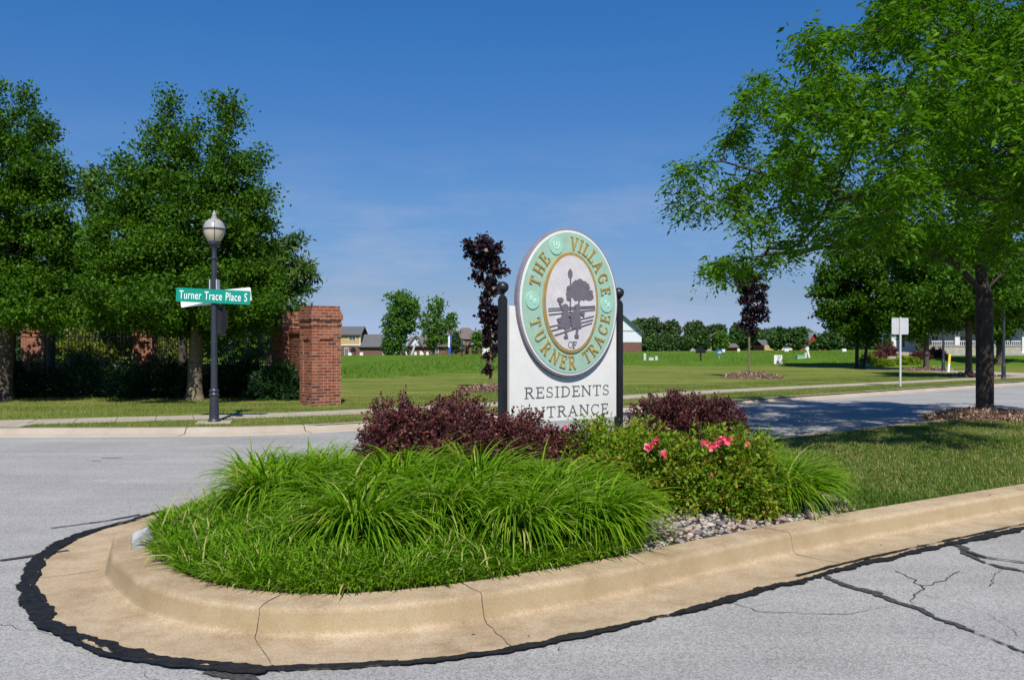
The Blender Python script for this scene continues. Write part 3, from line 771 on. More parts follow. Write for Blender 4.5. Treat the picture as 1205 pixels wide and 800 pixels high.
def colonize(att, nodes, parents, step, infl, kill, iters, rng, grav=0.0):
    nodes = [np.array(p, float) for p in nodes]; parents = list(parents)
    att = np.array(att, float); alive = np.ones(len(att), bool)
    arr = np.array(nodes); dist = np.full(len(att), 1e9); near = np.zeros(len(att), int)
    for k in range(len(nodes)):
        d = np.linalg.norm(att - arr[k], axis=1); b = d < dist; dist[b] = d[b]; near[b] = k
    for it in range(iters):
        use = alive & (dist < infl)
        if not use.any(): break
        ids = np.where(use)[0]; src = near[ids]
        dirs = att[ids] - np.array(nodes)[src]; dirs /= np.linalg.norm(dirs, axis=1)[:, None] + 1e-9
        new = []
        for s_ in np.unique(src):
            d = dirs[src == s_].sum(0) + rng.normal(size=3) * .15; d[2] += grav
            d /= np.linalg.norm(d) + 1e-9; new.append((s_, nodes[s_] + d * step))
        n0 = len(nodes)
        for s_, p in new: nodes.append(p); parents.append(int(s_))
        for k in range(n0, len(nodes)):
            d = np.linalg.norm(att - nodes[k], axis=1); b = d < dist; dist[b] = d[b]; near[b] = k
        alive &= dist > kill
        if len(nodes) > 9000: break
    return np.array(nodes), np.array(parents)

def wood_mesh(nodes, parents, r_tip, r_base, expo, nside_fn=None):
    n = len(nodes); cnt = np.zeros(n); ch = np.zeros(n, int)
    for i in range(n - 1, 0, -1):
        if cnt[i] == 0: cnt[i] = 1
        cnt[parents[i]] += cnt[i]; ch[parents[i]] += 1
    cnt = np.maximum(cnt, 1); rad = r_tip * cnt ** expo; rad = np.minimum(rad, r_base * 1.3)
    sc_ = r_base / rad[0]
    rad = rad * np.where(rad > r_base * .2, 1 + (sc_ - 1) * np.clip((rad - r_base * .2) / (rad[0] - r_base * .2 + 1e-9), 0, 1), 1)
    v, f = [], []; off = 0
    P0 = nodes[parents[1:]]; P1 = nodes[1:]; r0 = np.minimum(rad[parents[1:]], rad[1:] * 1.35 + .002); r1 = rad[1:]
    d = P1 - P0; ln_ = np.linalg.norm(d, axis=1)[:, None] + 1e-9; d = d / ln_
    r1e = r1
    ref = np.where(np.abs(d[:, 2:3]) < .9, np.array([[0, 0, 1.]]), np.array([[1., 0, 0]]))
    a = np.cross(d, ref); a /= np.linalg.norm(a, axis=1)[:, None]; b = np.cross(d, a)
    K = 7
    t = np.arange(K) * 2 * np.pi / K
    ring = a[:, None, :] * np.cos(t)[None, :, None] + b[:, None, :] * np.sin(t)[None, :, None]
    V = np.concatenate([P0[:, None, :] + ring * r0[:, None, None], P1[:, None, :] + ring * r1e[:, None, None]], 1)
    m = len(P0); base_ = (np.arange(m) * 2 * K)[:, None]
    Fq = np.concatenate([base_ + np.array([[k_, (k_ + 1) % K, K + (k_ + 1) % K, K + k_]]) for k_ in range(K)])
    return V.reshape(-1, 3), Fq, cnt, ch

def lobes_points(lobes, n, rng, shell=.55, gap=0.0, gscale=1.2):
    """points in a union of ellipsoids (x,y,z,rx,ry,rz), favouring the outside"""
    lob = np.array(lobes, float); vol = (lob[:, 3] * lob[:, 4] * lob[:, 5]) ** .75; pr = vol / vol.sum()
    out_ = []
    while len(out_) < n:
        i = rng.choice(len(lob), p=pr); u = rng.normal(size=3); u /= np.linalg.norm(u)
        r_ = shell + (1 - shell) * rng.random() if rng.random() < .75 else rng.random() ** .5
        p = lob[i, :3] + u * r_ * lob[i, 3:]
        if gap and noise.noise(Vector(p * gscale)) < gap - .5 + rng.normal() * .05: continue
        out_.append(p)
    return np.array(out_)

def make_tree(name, loc, trunk, r_base, lobes, n_att, leaves, size, aspect, lmat, bmat, label, cat, group=None, seed=1, step=.22,
              infl=None, kill=None, spread=.16, droop=0.0, gap=0.0, up=.35, expo=.42, r_tip=.007, stems=None, flare=1.5, shell=.55, grav=.05, shoots=0, gscale=1.2, base_stems=False, frond=None):
    """loc: base; trunk: list of local points; lobes local"""
    rng = np.random.default_rng(seed); e = empty(name, loc, 0, label, cat, group)
    att = lobes_points(lobes, n_att, rng, shell, gap, gscale)
    if shoots:   # upright leader shoots poking out of the top
        lob = np.array(lobes); ex = []
        for k_ in range(shoots):
            i = rng.integers(len(lob)); u = rng.normal(size=3); u[2] = abs(u[2]) + .5; u /= np.linalg.norm(u)
            p = lob[i, :3] + u * lob[i, 3:]; 
            for q in range(3): ex.append(p + np.array([u[0] * .1, u[1] * .1, .17]) * q * rng.uniform(.6, 1.3))
        att = np.concatenate([att, np.array(ex)])
    nodes, par = [], []
    for si, tr in enumerate(stems or [trunk]):
        pts = resample([Vector(p) for p in tr], step)
        for i, p in enumerate(pts):
            par.append(0 if (i == 0) else len(nodes) - 1); nodes.append(np.array(p))
            if si and i == 0:
                dd_ = [np.linalg.norm(q_ - nodes[-1]) for q_ in nodes[:-1]]; par[-1] = int(np.argmin(dd_)) if (min(dd_) < 1.0 and not base_stems) else 0
    nodes, par = colonize(att, nodes, par, step, infl or 6 * step, kill or 1.6 * step, 160, rng, grav)
    V, Fq, cnt, ch = wood_mesh(nodes, par, r_tip, r_base, expo)
    # root flare
    z = V[:, 2]; fl = 1 + (flare - 1) * np.exp(-np.clip(z, 0, 9) / (r_base * 1.1))
    low = z < r_base * 5
    cx_, cy_ = nodes[0][0], nodes[0][1]
    if not stems:
        V[low, 0] = cx_ + (V[low, 0] - cx_) * fl[low]; V[low, 1] = cy_ + (V[low, 1] - cy_) * fl[low]
    np_mesh('trunk', V, Fq, bmat, e, smooth=True)
    tips = np.where((cnt <= 5))[0]; tips = tips[tips > 3]
    zmin = min(l_[2] - l_[5] for l_ in lobes)
    tips = tips[nodes[tips, 2] > zmin - .1]
    src = nodes[rng.choice(tips, leaves)]
    pos = src + rng.normal(size=(leaves, 3)) * spread * np.array([1, 1, .8])
    if frond:
        nf, fl_, per = frond; src = nodes[rng.choice(tips, nf)]; o_ = src + rng.normal(size=(nf, 3)) * spread
        d_ = rng.normal(size=(nf, 3)); d_[:, 2] = d_[:, 2] * .45 - .15; d_ /= np.linalg.norm(d_, axis=1)[:, None]
        t_ = (np.arange(per) + .5) / per; ll = fl_ * rng.uniform(.6, 1.3, nf)
        pos = o_[:, None] + d_[:, None] * (t_[None, :, None] * ll[:, None, None]); pos[:, :, 2] -= (t_[None] ** 2) * ll[:, None] * .55
        sd_ = np.cross(d_, np.array([0, 0, 1.])); sd_ /= np.linalg.norm(sd_, axis=1)[:, None] + 1e-9
        dd_ = d_[:, None] * .8 + sd_[:, None] * np.where(np.arange(per) % 2, 1, -1)[None, :, None]; dd_[:, :, 2] -= .35
        pos = pos.reshape(-1, 3); leaves = len(pos); src = np.repeat(src, per, 0)
        v, f = leaf_cards(pos, size, aspect, rng, droop * .3, up, dirs=dd_.reshape(-1, 3) * 1.6)
    else: v, f = leaf_cards(pos, size, aspect, rng, droop, up)
    # clumpwise tint variation belongs to the plant (new and old growth)
    cl_ = rng.random(4096)[(np.abs((src * 1.7).astype(int)) @ np.array([7, 31, 101])) % 4096]
    tint = np.clip(rng.normal(.45, .2, leaves) + (cl_ - .5) * .35, 0, 1)
    np_mesh('crown', v, f, lmat, e, tint=tint)
    return e

def lob(trunk_px, Y, items, dy=0.0, ry=.9):
    """ellipses measured in photo pixels at distance Y, made local to the trunk base"""
    x0 = AX(trunk_px, Y); o = []
    for it in items:
        px, py, rx_, rz_ = it[:4]; d = it[4] if len(it) > 4 else 0
        s = (Y + d) / F
        o.append(((px - CX) * s - x0, d, H - (py - HZ) * s, rx_ * s, rx_ * s * ry, rz_ * s))
    return o

# ---- left street trees
Yt = 24.0
lb = lob(229, Yt, [(205, 200, 42, 62), (265, 190, 38, 60), (225, 275, 95, 85), (215, 330, 118, 60), (292, 270, 38, 70), (148, 300, 50, 72), (172, 228, 36, 46), (255, 350, 80, 48), (198, 158, 13, 26), (264, 152, 17, 24), (150, 222, 12, 24), (302, 222, 12, 26), (215, 362, 120, 30, -1.2), (160, 372, 60, 26, -.6), (280, 380, 55, 24, .5), (230, 375, 80, 24, 1.4)])
make_tree('street_tree', (AX(229, Yt), Yt, LZ), [(0, 0, 0), (.02, 0, 1.0), (.05, .05, 1.7), (0, .1, 3.0), (.1, .1, 4.6), (.1, .1, 6.0)], .19, lb, 1900, 125000, .095, .62, M['pear_leaf'], M['bark_pale'],
          'large dark green tree with two pointed tops behind the lamp post', 'tree', seed=5, step=.2, spread=.17, gap=.24, shoots=70, gscale=1.5)
Yt = 24.0
lb = lob(2, Yt, [(16, 172, 42, 48), (0, 230, 78, 72), (30, 300, 64, 76), (-60, 270, 80, 95), (-20, 345, 95, 42), (66, 240, 26, 38), (-50, 190, 50, 50), (14, 135, 13, 24), (10, 368, 100, 28, -1.0), (55, 350, 45, 30), (0, 370, 90, 26, 1.4), (54, 180, 14, 24)])
make_tree('street_tree', (AX(2, Yt), Yt, LZ), [(0, 0, 0), (.08, 0, 1.2), (.15, 0, 2.2), (.1, .1, 4.0), (.05, .1, 6)], .24, lb, 1800, 115000, .095, .62, M['pear_leaf'], M['bark'],
          'large dark green tree cut by the left edge of the photo', 'tree', seed=8, step=.2, spread=.17, gap=.24, shoots=60, gscale=1.5)

# ---- big locust on the island, right
Yl = 17.5; bx = AX(1159, Yl); bzl = float(isl_h(bx, Yl))
it = []
cl0 = [(800, 196, 24, 13), (812, 252, 24, 10), (838, 318, 26, 10), (850, 235, 40, 14), (915, 95, 40, 16), (960, 50, 52, 30), (1060, 20, 80, 38), (1150, 45, 80, 45), (885, 112, 48, 20), (862, 185, 52, 22), (832, 225, 42, 18), (905, 150, 60, 28), (965, 115, 70, 36),
       (898, 255, 60, 22), (862, 312, 44, 13), (950, 200, 72, 34), (1040, 120, 85, 44), (1120, 140, 85, 50), (1180, 200, 75, 55), (1000, 245, 62, 24),
       (1070, 215, 80, 36), (930, 300, 46, 14), (1165, 275, 65, 30), (1250, 120, 90, 60), (1290, 230, 90, 50), (1230, 20, 90, 50), (1100, -45, 90, 45), (1190, 100, 80, 50), (1090, 275, 60, 22)]
rs = random.Random(3)
for (px, py, a, b) in cl0:
    ext = max(0.0, 1 - ((px - 1159) / 400) ** 2) ** .5
    for d in (-6.8, -4.4, -2.0, .2, 2.6):
        if d > 2 and (py < 160 or px < 1040): continue
        d = d - .7
        dd = d * ext + rs.uniform(-.6, .6)
        if abs(px - 1159) > 230 and (d < -5 or ((d < -3 or d > 1) and px < 880)): continue
        # keep the same direction from the camera
        it.append((px + rs.uniform(-12, 12) * abs(d) / 3, py + rs.uniform(-10, 10) * abs(d) / 3, a * .85, b * .9, dd))
lb = [(l[0], l[1], l[2] - bzl, l[3], l[4], l[5]) for l in lob(1159, Yl, it, ry=1.0)]
lb += [(l[0], l[1], l[2] - bzl, l[3], l[4], l[5]) for l in lob(1159, Yl, [(1010, 212, 60, 24, -5.2), (1070, 232, 80, 24, -6.4), (1150, 222, 80, 26, -6.8), (1240, 230, 80, 30, -6.2), (1110, 205, 70, 24, -5.2), (1200, 215, 70, 30, -5)], ry=1.0)]
def lp(px, py, d=0): s = (Yl + d) / F; return ((px - CX) * s - bx, d, H - (py - HZ) * s - bzl)
stems = [[(0, 0, -.05), (0, 0, 1.2), lp(1158, 350), lp(1152, 300, .1), lp(1125, 225, .2), lp(1095, 150, .3), lp(1070, 90, .3)],
         [lp(1157, 345), lp(1120, 305, -.3), lp(1070, 290, -.8), lp(1030, 240, -1.2), lp(960, 215, -1.5), lp(900, 205, -1.5), lp(850, 190, -1.4), lp(805, 195, -1.4)],
         [lp(1070, 290, -.8), lp(980, 290, -1.6), lp(900, 300, -2), lp(840, 312, -2)],
         [lp(1158, 335), lp(1172, 285, .4), lp(1195, 230, .9), lp(1215, 160, 1.2), lp(1225, 80, 1.4)],
         [lp(1152, 300, .1), lp(1175, 240, -1.2), lp(1150, 170, -2.4), lp(1110, 100, -3)],
         [lp(1125, 225, .2), lp(1080, 205, 1.5), lp(1010, 160, 2.0), lp(940, 130, 1.8)],
         [lp(1157, 345), lp(1200, 300, 0), lp(1260, 260, .3), lp(1320, 230, .5)]]
def fix_stems(st_):
    return st_
make_tree('locust_tree', (bx, Yl, bzl), None, .165, lb, 3000, 140000, .105, .36, M['locust_leaf'], M['bark_dark'],
          'big feathery green tree rising from the mulch ring on the island lawn', 'tree', seed=12, step=.2, spread=.08, droop=.5, gap=.42, stems=stems,
          frond=(17000, .32, 8), shell=.3, grav=.0, r_tip=.0065, expo=.42, up=.6, gscale=1.15)

# ---- young purple maples
def purple(px, py_base, top, items, label, seed, lean=0):
    Yp = (H - LZ) * F / (py_base - HZ); x0 = AX(px, Yp)
    lb = lob(px, Yp, items); hh = ZA(top, Yp) - LZ
    make_tree('purple_maple', (x0, Yp, hgt(x0, Yp)), [(0, 0, 0), (.02, 0, hh * .3), (lean * .5, 0, hh * .6), (lean, 0, hh * .88)], .05, lb, 380, 5000, .13, .8, M['plum_leaf'], M['bark_pale'],
              label, 'tree', 'young purple leaved maples', seed=seed, step=.16, spread=.08, gap=.40, shoots=8, r_tip=.005, expo=.33, gscale=2.4)
    return x0, Yp
pm1 = purple(577, 459.5, 280, [(571, 298, 24, 17), (555, 324, 9, 8), (591, 318, 10, 12), (577, 345, 15, 14), (577, 375, 18, 22), (580, 405, 16, 20), (578, 432, 9, 12), (558, 304, 12, 8)],
             'young purple leaved maple left of the oval entrance sign', 31)
pm2 = purple(881, 444, 322, [(884, 340, 20, 17), (876, 355, 14, 14), (893, 362, 13, 12), (882, 380, 15, 18), (884, 330, 12, 9), (900, 375, 8, 7)],
             'young purple leaved maple on the far lawn right of the sign', 33)
pm2 = pm2

# ---- two airy green trees in the field
def field_tree(px, py, Yd, items, label, seed, n=5200, size=.34, mt='maple_leaf', r=.16, nm='field_tree', att=480, gap=.35, group='airy green trees in the field', shoots=20):
    x0 = AX(px, Yd); z0 = hgt(x0, Yd) - .1
    lb = [(a, b, c - z0, d, e_, f_) for a, b, c, d, e_, f_ in lob(px, Yd, items)]
    hh = max(l_[2] for l_ in lb)
    make_tree(nm, (x0, Yd, z0), [(0, 0, 0), (.1, 0, hh * .4), (0, 0, hh * .75)], r, lb, att, n, size, .7, M[mt], M['bark'], label, 'tree', group, seed=seed,
              step=max(.28, Yd / 300), spread=Yd / 400, gap=gap, shoots=shoots, r_tip=.012, expo=.4, gscale=.7)
field_tree(472, 417, 118, [(474, 362, 22, 20), (470, 382, 21, 18), (466, 400, 16, 12), (462, 405, 10, 11)], 'round bright green tree beyond the field, left of its airy neighbour', 41, n=6500)
field_tree(510, 417, 118, [(512, 360, 11, 14), (505, 380, 15, 12), (522, 384, 15, 9), (512, 398, 18, 9), (530, 378, 8, 5), (508, 408, 7, 6)], 'airy green tree with gaps, right of the round bright one in the field', 42, n=3600, gap=.42)
field_tree(562, 418, 150, [(562, 403, 5, 11), (562, 411, 5, 7)], 'small narrow green tree in front of the brown roofed house', 43, n=900, att=110, size=.4, r=.07, shoots=4, group=None)
field_tree(536, 418, 190, [(536, 410, 8, 8), (536, 402, 6, 9)], 'dark bushy evergreen beside the blue banner', 44, n=1500, att=150, size=.45, mt='far_dark', r=.1, shoots=4, group=None, nm='evergreen_tree')
field_tree(459, 418, 150, [(459, 408, 9, 9), (455, 404, 6, 9)], 'dark bushy tree behind the trunk of the round bright tree', 45, n=1500, att=150, size=.42, mt='far_dark', r=.1, shoots=4, group=None)

# ---- the dark shade trees on the right
def shade(px, py, items, label, seed, n, stems=None, r=.2, size=.17, Yd=None, cat='tree', trunk=None, mt='pear_leaf'):
    Yd = Yd or (H - LZ) * F / (py - HZ); x0 = AX(px, Yd); z0 = hgt(x0, Yd)
    lb = [(a, b, c - z0, d, e_, f_) for a, b, c, d, e_, f_ in lob(px, Yd, items)]
    hh = max(l_[2] for l_ in lb)
    st_ = None
    if stems:
        st_ = [[((p[0] - CX) * Yd / F - x0, (0 if i == 0 else .2), H - (p[1] - HZ) * Yd / F - z0) for i, p in enumerate(s_)] for s_ in stems]
    make_tree('shade_tree', (x0, Yd, z0), trunk or [(0, 0, 0), (0, 0, 1.6), (.1, .1, hh * .8)], r, lb, 1100, n, size, .65, M[mt], M['bark_dark'] if stems else M['bark'],
              label, cat, 'dark shade trees across the road at right', seed=seed, step=.3, spread=.24, gap=.30, shoots=30, stems=st_, r_tip=.01, gscale=.9, base_stems=bool(stems))
shade(1011, 433, [(1010, 318, 48, 42), (995, 352, 40, 42), (1030, 350, 42, 48), (1012, 385, 40, 18), (975, 358, 18, 28), (1040, 300, 35, 30)],
      'dark dense shade tree with a double trunk at the end of the far lawn', 51, 34000, size=.2, r=.2, stems=[[(1008, 433), (1010, 405), (1008, 370), (1010, 330)], [(1016, 433), (1022, 405), (1032, 370), (1035, 330)]])
shade(1090, 436, [(1090, 345, 48, 45), (1070, 372, 36, 24), (1115, 370, 32, 22), (1085, 300, 40, 30)], 'shade tree with a short trunk between the silver post and the dark lamp post', 52, 30000, size=.19, r=.15)
shade(1140, 443.5, [(1140, 340, 48, 42), (1120, 362, 36, 26), (1160, 365, 36, 20), (1135, 300, 46, 30), (1178, 345, 34, 28, -2.6), (1110, 350, 34, 26, -2.0), (1200, 350, 34, 30, -1)], 'shade tree with a mossy forked trunk in front of the porch', 53, 32000, size=.17, r=.145)
shade(1176, 431, [(1180, 350, 48, 40), (1172, 385, 34, 18), (1215, 360, 36, 34), (1190, 310, 40, 30)], 'shade tree right of the big trunk, before the end of the porch', 54, 28000, size=.2, r=.2, Yd=62)

# ---- pines and shrubs behind the fence
def needle_tree(px, Yd, items, label, seed, n=9000, nm='pine_tree', mt='pine_needle', size=.26, asp=.28, group='pines and trees behind the fence', gap=.34):
    x0 = AX(px, Yd); lb = lob(px, Yd, items); hh = max(l_[2] for l_ in lb)
    make_tree(nm, (x0, Yd, hgt(x0, Yd)), [(0, 0, 0), (0, 0, hh * .5), (0, 0, hh)], .14, lb, 520, n, size, asp, M[mt], M['bark'], label, 'tree', group, seed=seed, step=.26, spread=.17,
              gap=gap, shoots=6, up=.1, r_tip=.009)
needle_tree(318, 34, [(335, 320, 34, 18), (350, 345, 22, 8), (360, 322, 20, 9), (340, 292, 16, 14), (310, 350, 40, 40), (345, 372, 18, 10), (330, 395, 26, 18)], 'pine with outstretched branches above the brick gateposts', 61, n=10000)
needle_tree(115, 34, [(112, 230, 18, 30), (118, 280, 24, 40), (110, 340, 34, 40), (140, 380, 30, 24)], 'pine showing between the two big street trees', 62, n=9000)
needle_tree(215, 29.2, [(235, 335, 60, 44), (262, 360, 44, 30), (180, 345, 44, 36)], 'leafy dark tree placed before the fence to shade the brick pillars, right of the middle one', 63, nm='background_tree', mt='pear_leaf', asp=.6, n=9000, size=.2)  # placed in front of the fence, crown hidden, to shade the brick pillars
needle_tree(150, 38, [(140, 380, 70, 40), (110, 405, 60, 26), (190, 400, 60, 28)], 'dark green tree filling the gap behind the iron railing', 66, nm='background_tree', mt='pear_leaf', asp=.6, n=12000, size=.22, gap=.1)
needle_tree(285, 38, [(285, 390, 50, 36), (300, 410, 40, 24), (240, 405, 50, 26)], 'dark green tree behind the railing just left of the gateposts', 67, nm='background_tree', mt='pear_leaf', asp=.6, n=11000, size=.22, gap=.1)
needle_tree(20, 38, [(20, 380, 70, 40), (60, 405, 60, 26), (-30, 400, 60, 28)], 'dark green tree behind the railing at the far left', 68, nm='background_tree', mt='pear_leaf', asp=.6, n=12000, size=.22, gap=.1)
needle_tree(60, 29.2, [(40, 330, 60, 50), (95, 325, 44, 50), (0, 350, 50, 36)], 'leafy dark tree placed before the fence at far left to shade the brick pillars', 64, nm='background_tree', mt='pear_leaf', asp=.6, n=9000, size=.2)  # second tree put before the fence so its hidden crown shades the pillars

def shrub(name, loc, rx_, ry_, h_, n, size, aspect, lmat, label, cat, group=None, seed=0, shoots=160, jitter=.03, inner=.45, up=.9, spray=.5, zb=0.0, curve=.2, stem_r=.004, droop=0., tmu=.45, tsd=.22, rlo=.78):
    rng = np.random.default_rng(seed); e = empty(name, loc, 0, label, cat, group)
    az = rng.uniform(0, 2 * np.pi, shoots); el = np.arcsin(rng.uniform(.0, 1, shoots)) * 1.0
    rr_ = rng.uniform(rlo, 1.06, shoots)
    lump = np.array([1 + .22 * noise.noise(Vector((math.cos(a) * math.cos(b) * 2.2 + seed, math.sin(a) * math.cos(b) * 2.2, math.sin(b) * 2.2))) for a, b in zip(az, el)])
    tip = np.stack([np.cos(az) * np.cos(el) * rx_, np.sin(az) * np.cos(el) * ry_, np.sin(el) * h_ * .97 + .04 * h_], 1) * (rr_ * lump)[:, None]
    tip[:, 2] = np.maximum(tip[:, 2], .03)
    b0 = tip * np.array([.12, .12, 0])
    V, Fq = [], []; K = 3; tt = np.linspace(0, 1, 5)
    path = b0[:, None, :] * (1 - tt[None, :, None]) + tip[:, None, :] * tt[None, :, None]
    path[:, :, 2] += (np.sin(tt * np.pi) * h_ * curve)[None, :] * rng.uniform(.3, 1, (shoots, 1)) + zb
    nodes = path.reshape(-1, 3); m = shoots
    segs0 = path[:, :-1].reshape(-1, 3); segs1 = path[:, 1:].reshape(-1, 3); d = segs1 - segs0; d /= np.linalg.norm(d, axis=1)[:, None] + 1e-9
    a = np.cross(d, np.array([.3, .5, .81])); a /= np.linalg.norm(a, axis=1)[:, None] + 1e-9; b = np.cross(d, a)
    t3 = np.arange(3) * 2 * np.pi / 3; ring = (a[:, None] * np.cos(t3)[None, :, None] + b[:, None] * np.sin(t3)[None, :, None]) * stem_r
    VV = np.concatenate([segs0[:, None] + ring, segs1[:, None] + ring * .8], 1); base_ = (np.arange(len(segs0)) * 6)[:, None]
    FF = np.concatenate([base_ + np.array([[q, (q + 1) % 3, 3 + (q + 1) % 3, 3 + q]]) for q in range(3)])
    np_mesh('stems', VV.reshape(-1, 3), FF, M['bark'], e)
    i = rng.integers(0, shoots, n); t = 1 - (1 - inner) * rng.random(n) ** 1.3
    k0 = np.minimum((t * 4).astype(int), 3); fr = t * 4 - k0
    pos = path[i, k0] * (1 - fr)[:, None] + path[i, k0 + 1] * fr[:, None]
    pos += rng.normal(size=(n, 3)) * jitter * (1.6 - t)[:, None]
    pos[:, 2] = np.maximum(pos[:, 2], .02)
    dr = path[i, 4] - path[i, 3]; dr /= np.linalg.norm(dr, axis=1)[:, None] + 1e-9
    v, f = leaf_cards(pos, size, aspect, rng, droop, up * .4, dirs=dr * spray)
    shoot_t = rng.random(shoots)
    tint = np.clip(rng.normal(tmu, tsd * .7, n) + (shoot_t[i] - .5) * tsd * 1.6, 0, 1)
    np_mesh('foliage', v, f, lmat, e, tint=tint)
    return e

# barberries
bb = [(-1.0, 8.15, .46, .50, .90, 'left end'), (-.50, 8.25, .50, .5, .90, 'second from the left'), (.02, 8.35, .48, .5, .72, 'third from the left'), (.46, 8.5, .44, .46, .53, 'right end, under the sign')]
for i, (x, y, rx_, ry_, h_, t) in enumerate(bb):
    shrub('barberry_shrub', (x, y, float(isl_h(x, y)) - .03), rx_, ry_, h_ * .98, 22000, .032, .6, M['barberry'], f'dark purple barberry shrub in the hedge before the sign, {t}', 'shrub',
          'purple barberry shrubs', seed=200 + i, shoots=420, jitter=.034, rlo=.86)
for i, (x, y, rx_, ry_, h_, t) in enumerate([(1.80, 10.2, .52, .5, .84, 'dark purple barberry shrub right of the sign, next to its black post'), (2.30, 10.4, .45, .48, .76, 'dark purple barberry shrub against the road at right, beyond the roses')]):
    shrub('barberry_shrub', (x, y, float(isl_h(x, y)) - .03), rx_, ry_, h_ * .98, 20000, .034, .6, M['barberry'], t, 'shrub', 'purple barberry shrubs', seed=220 + i, shoots=400, jitter=.036, tmu=.3, rlo=.84)
# rose bushes
def flower(parent, p, s, seed):
    rng = np.random.default_rng(seed); nP = 22
    v, f = leaf_cards(rng.normal(size=(nP, 3)) * s * .16, s * .75, 1.0, rng, 0, .5, dirs=(lambda q: q / np.linalg.norm(q, axis=1)[:, None])(rng.normal(size=(nP, 3))))
    np_mesh('flower', v, f, M['petal'], parent, tint=rng.random(nP), loc=p)
rb = [(.98, 7.65, .42, .42, .60, 'rose bush between the arching grass and the first pink blooms'), (.92, 8.3, .52, .5, .66, 'yellow green rose bush right under the sign panel'), (1.28, 7.5, .50, .45, .68, 'rose bush with small pink blooms in front of the right barberry'),
      (1.80, 7.55, .52, .45, .74, 'rose bush carrying the biggest bunch of pink roses'), (2.02, 7.5, .34, .34, .46, 'low rose bush by the pebbles, touching the drooping grass clump')]
for i, (x, y, rx_, ry_, h_, t) in enumerate(rb):
    e = shrub('rose_bush', (x, y, float(isl_h(x, y)) - .02), rx_, ry_, h_, 12500, .036, .62, M['rose_leaf'], t, 'rose bush', 'rose bushes in the island bed', seed=240 + i, shoots=150, jitter=.05, inner=.4, curve=.15, tmu=.5, tsd=.3)
    e['_'] = 0; del e['_']
    fl = {0: [], 1: [(665, 503, .03)], 2: [(762, 526, .045), (766, 525, .04), (772, 519, .055), (781, 534, .05)], 3: [(829, 522, .045), (837, 526, .05), (843, 523, .05), (850, 517, .065), (856, 519, .06), (880, 523, .03)], 4: [(837, 559, .025)]}[i]
    for j, (px, py, s) in enumerate(fl):
        Yf = y - ry_ * .75 if py > 521 else y - ry_ * .5
        p = (AX(px, Yf) - x, Yf - y, ZA(py, Yf) - e.location.z); flower(e, p, s * .9, 300 + i * 10 + j)

# junipers in front of the fence
jn = [(-16.6, 25.6, 1.9, 1.1, 1.05, 'at the far left'), (-14.3, 25.4, 1.6, 1.1, 1.1, 'second from the left'), (-12.1, 25.8, 1.7, 1.1, 1.15, 'below the left iron railing'),
      (-10.1, 25.3, 1.5, 1.0, 1.1, 'just left of the pale tree trunk'), (-7.9, 25.6, 1.3, 1.0, 1.05, 'just right of the pale tree trunk'), (-6.3, 24.4, .95, .8, .95, 'against the brick gatepost')]
for i, (x, y, rx_, ry_, h_, t) in enumerate(jn):
    shrub('juniper', (x, y, LZ - .02), rx_, ry_, h_, 9000, .13, .26, M['juniper'], f'dark spreading juniper {t}', 'shrub', 'junipers along the brick and iron fence', seed=260 + i, shoots=150, jitter=.09, spray=1.2, up=.6, curve=.1, stem_r=.01)
for i, (px, Y_, rx_, h_, t) in enumerate([(95, 33.5, 1.1, 2.2, 'at the left'), (120, 34.5, 1.3, 2.4, 'in the middle'), (205, 34, 1.2, 1.9, 'right of the brick pillar')]):
    shrub('golden_shrub', (AX(px, Y_), Y_, LZ), rx_, .9, h_, 3500, .16, .5, M['gold_shrub'], f'yellow green shrub behind the iron fence {t}', 'shrub', 'yellow green shrubs behind the iron fence', seed=280 + i, shoots=90, jitter=.15, stem_r=.012)

# ------------------------------------------------------------------ lawns made of blades
def lawn_patch(name, fx, n, lmat, L0, L1, W, hf, seed, label, segs=2, tmu=.42, tsd=.2, dry=.10):
    rng = np.random.default_rng(seed); X, Y = fx(rng, n); n = len(X)
    cl_ = np.array([noise.noise(Vector((x * .8, y * .8, 5.))) for x, y in zip(X, Y)])
    z = hf(X, Y); hd = rng.uniform(0, 2 * np.pi, n)
    tn = np.clip(rng.normal(tmu, tsd, n) - .25 * cl_, 0, .85); tn = np.where(rng.random(n) < dry * (1 + 1.8 * np.clip(-cl_, -.5, 1)), .98, tn)
    o = blades(name, np.stack([X, Y, z - .005], 1), hd, rng.uniform(L0, L1, n) * (1 + .3 * cl_), rng.uniform(.7, 1.5, n), rng.uniform(.3, 1.6, n), rng.uniform(.6, 1.2, n) * W, lmat, segs=segs, seed=seed, tint=tn)
    return tag(o, label, 'grass', kind='stuff')
def f_isl(rng, n):
    Y = 7.6 + (rng.random(n) ** 1.5) * 13; X = rng.uniform(2.4, 14, n)
    k = inside(X, Y) & (X > bed_line(Y) + rng.normal(0, .08, n)) & (X < (640 / F) * Y + .6) & (edge_d(X, Y) > .0)
    return X[k], Y[k]
lawn_patch('lawn_grass', f_isl, 330000, M['lawn_blade'], .035, .075, .0065, isl_h, 21, 'mown green grass of the island lawn under the big tree', tmu=.38, dry=.2)
hv = np.vectorize(lambda x, y: hgt(x, y))
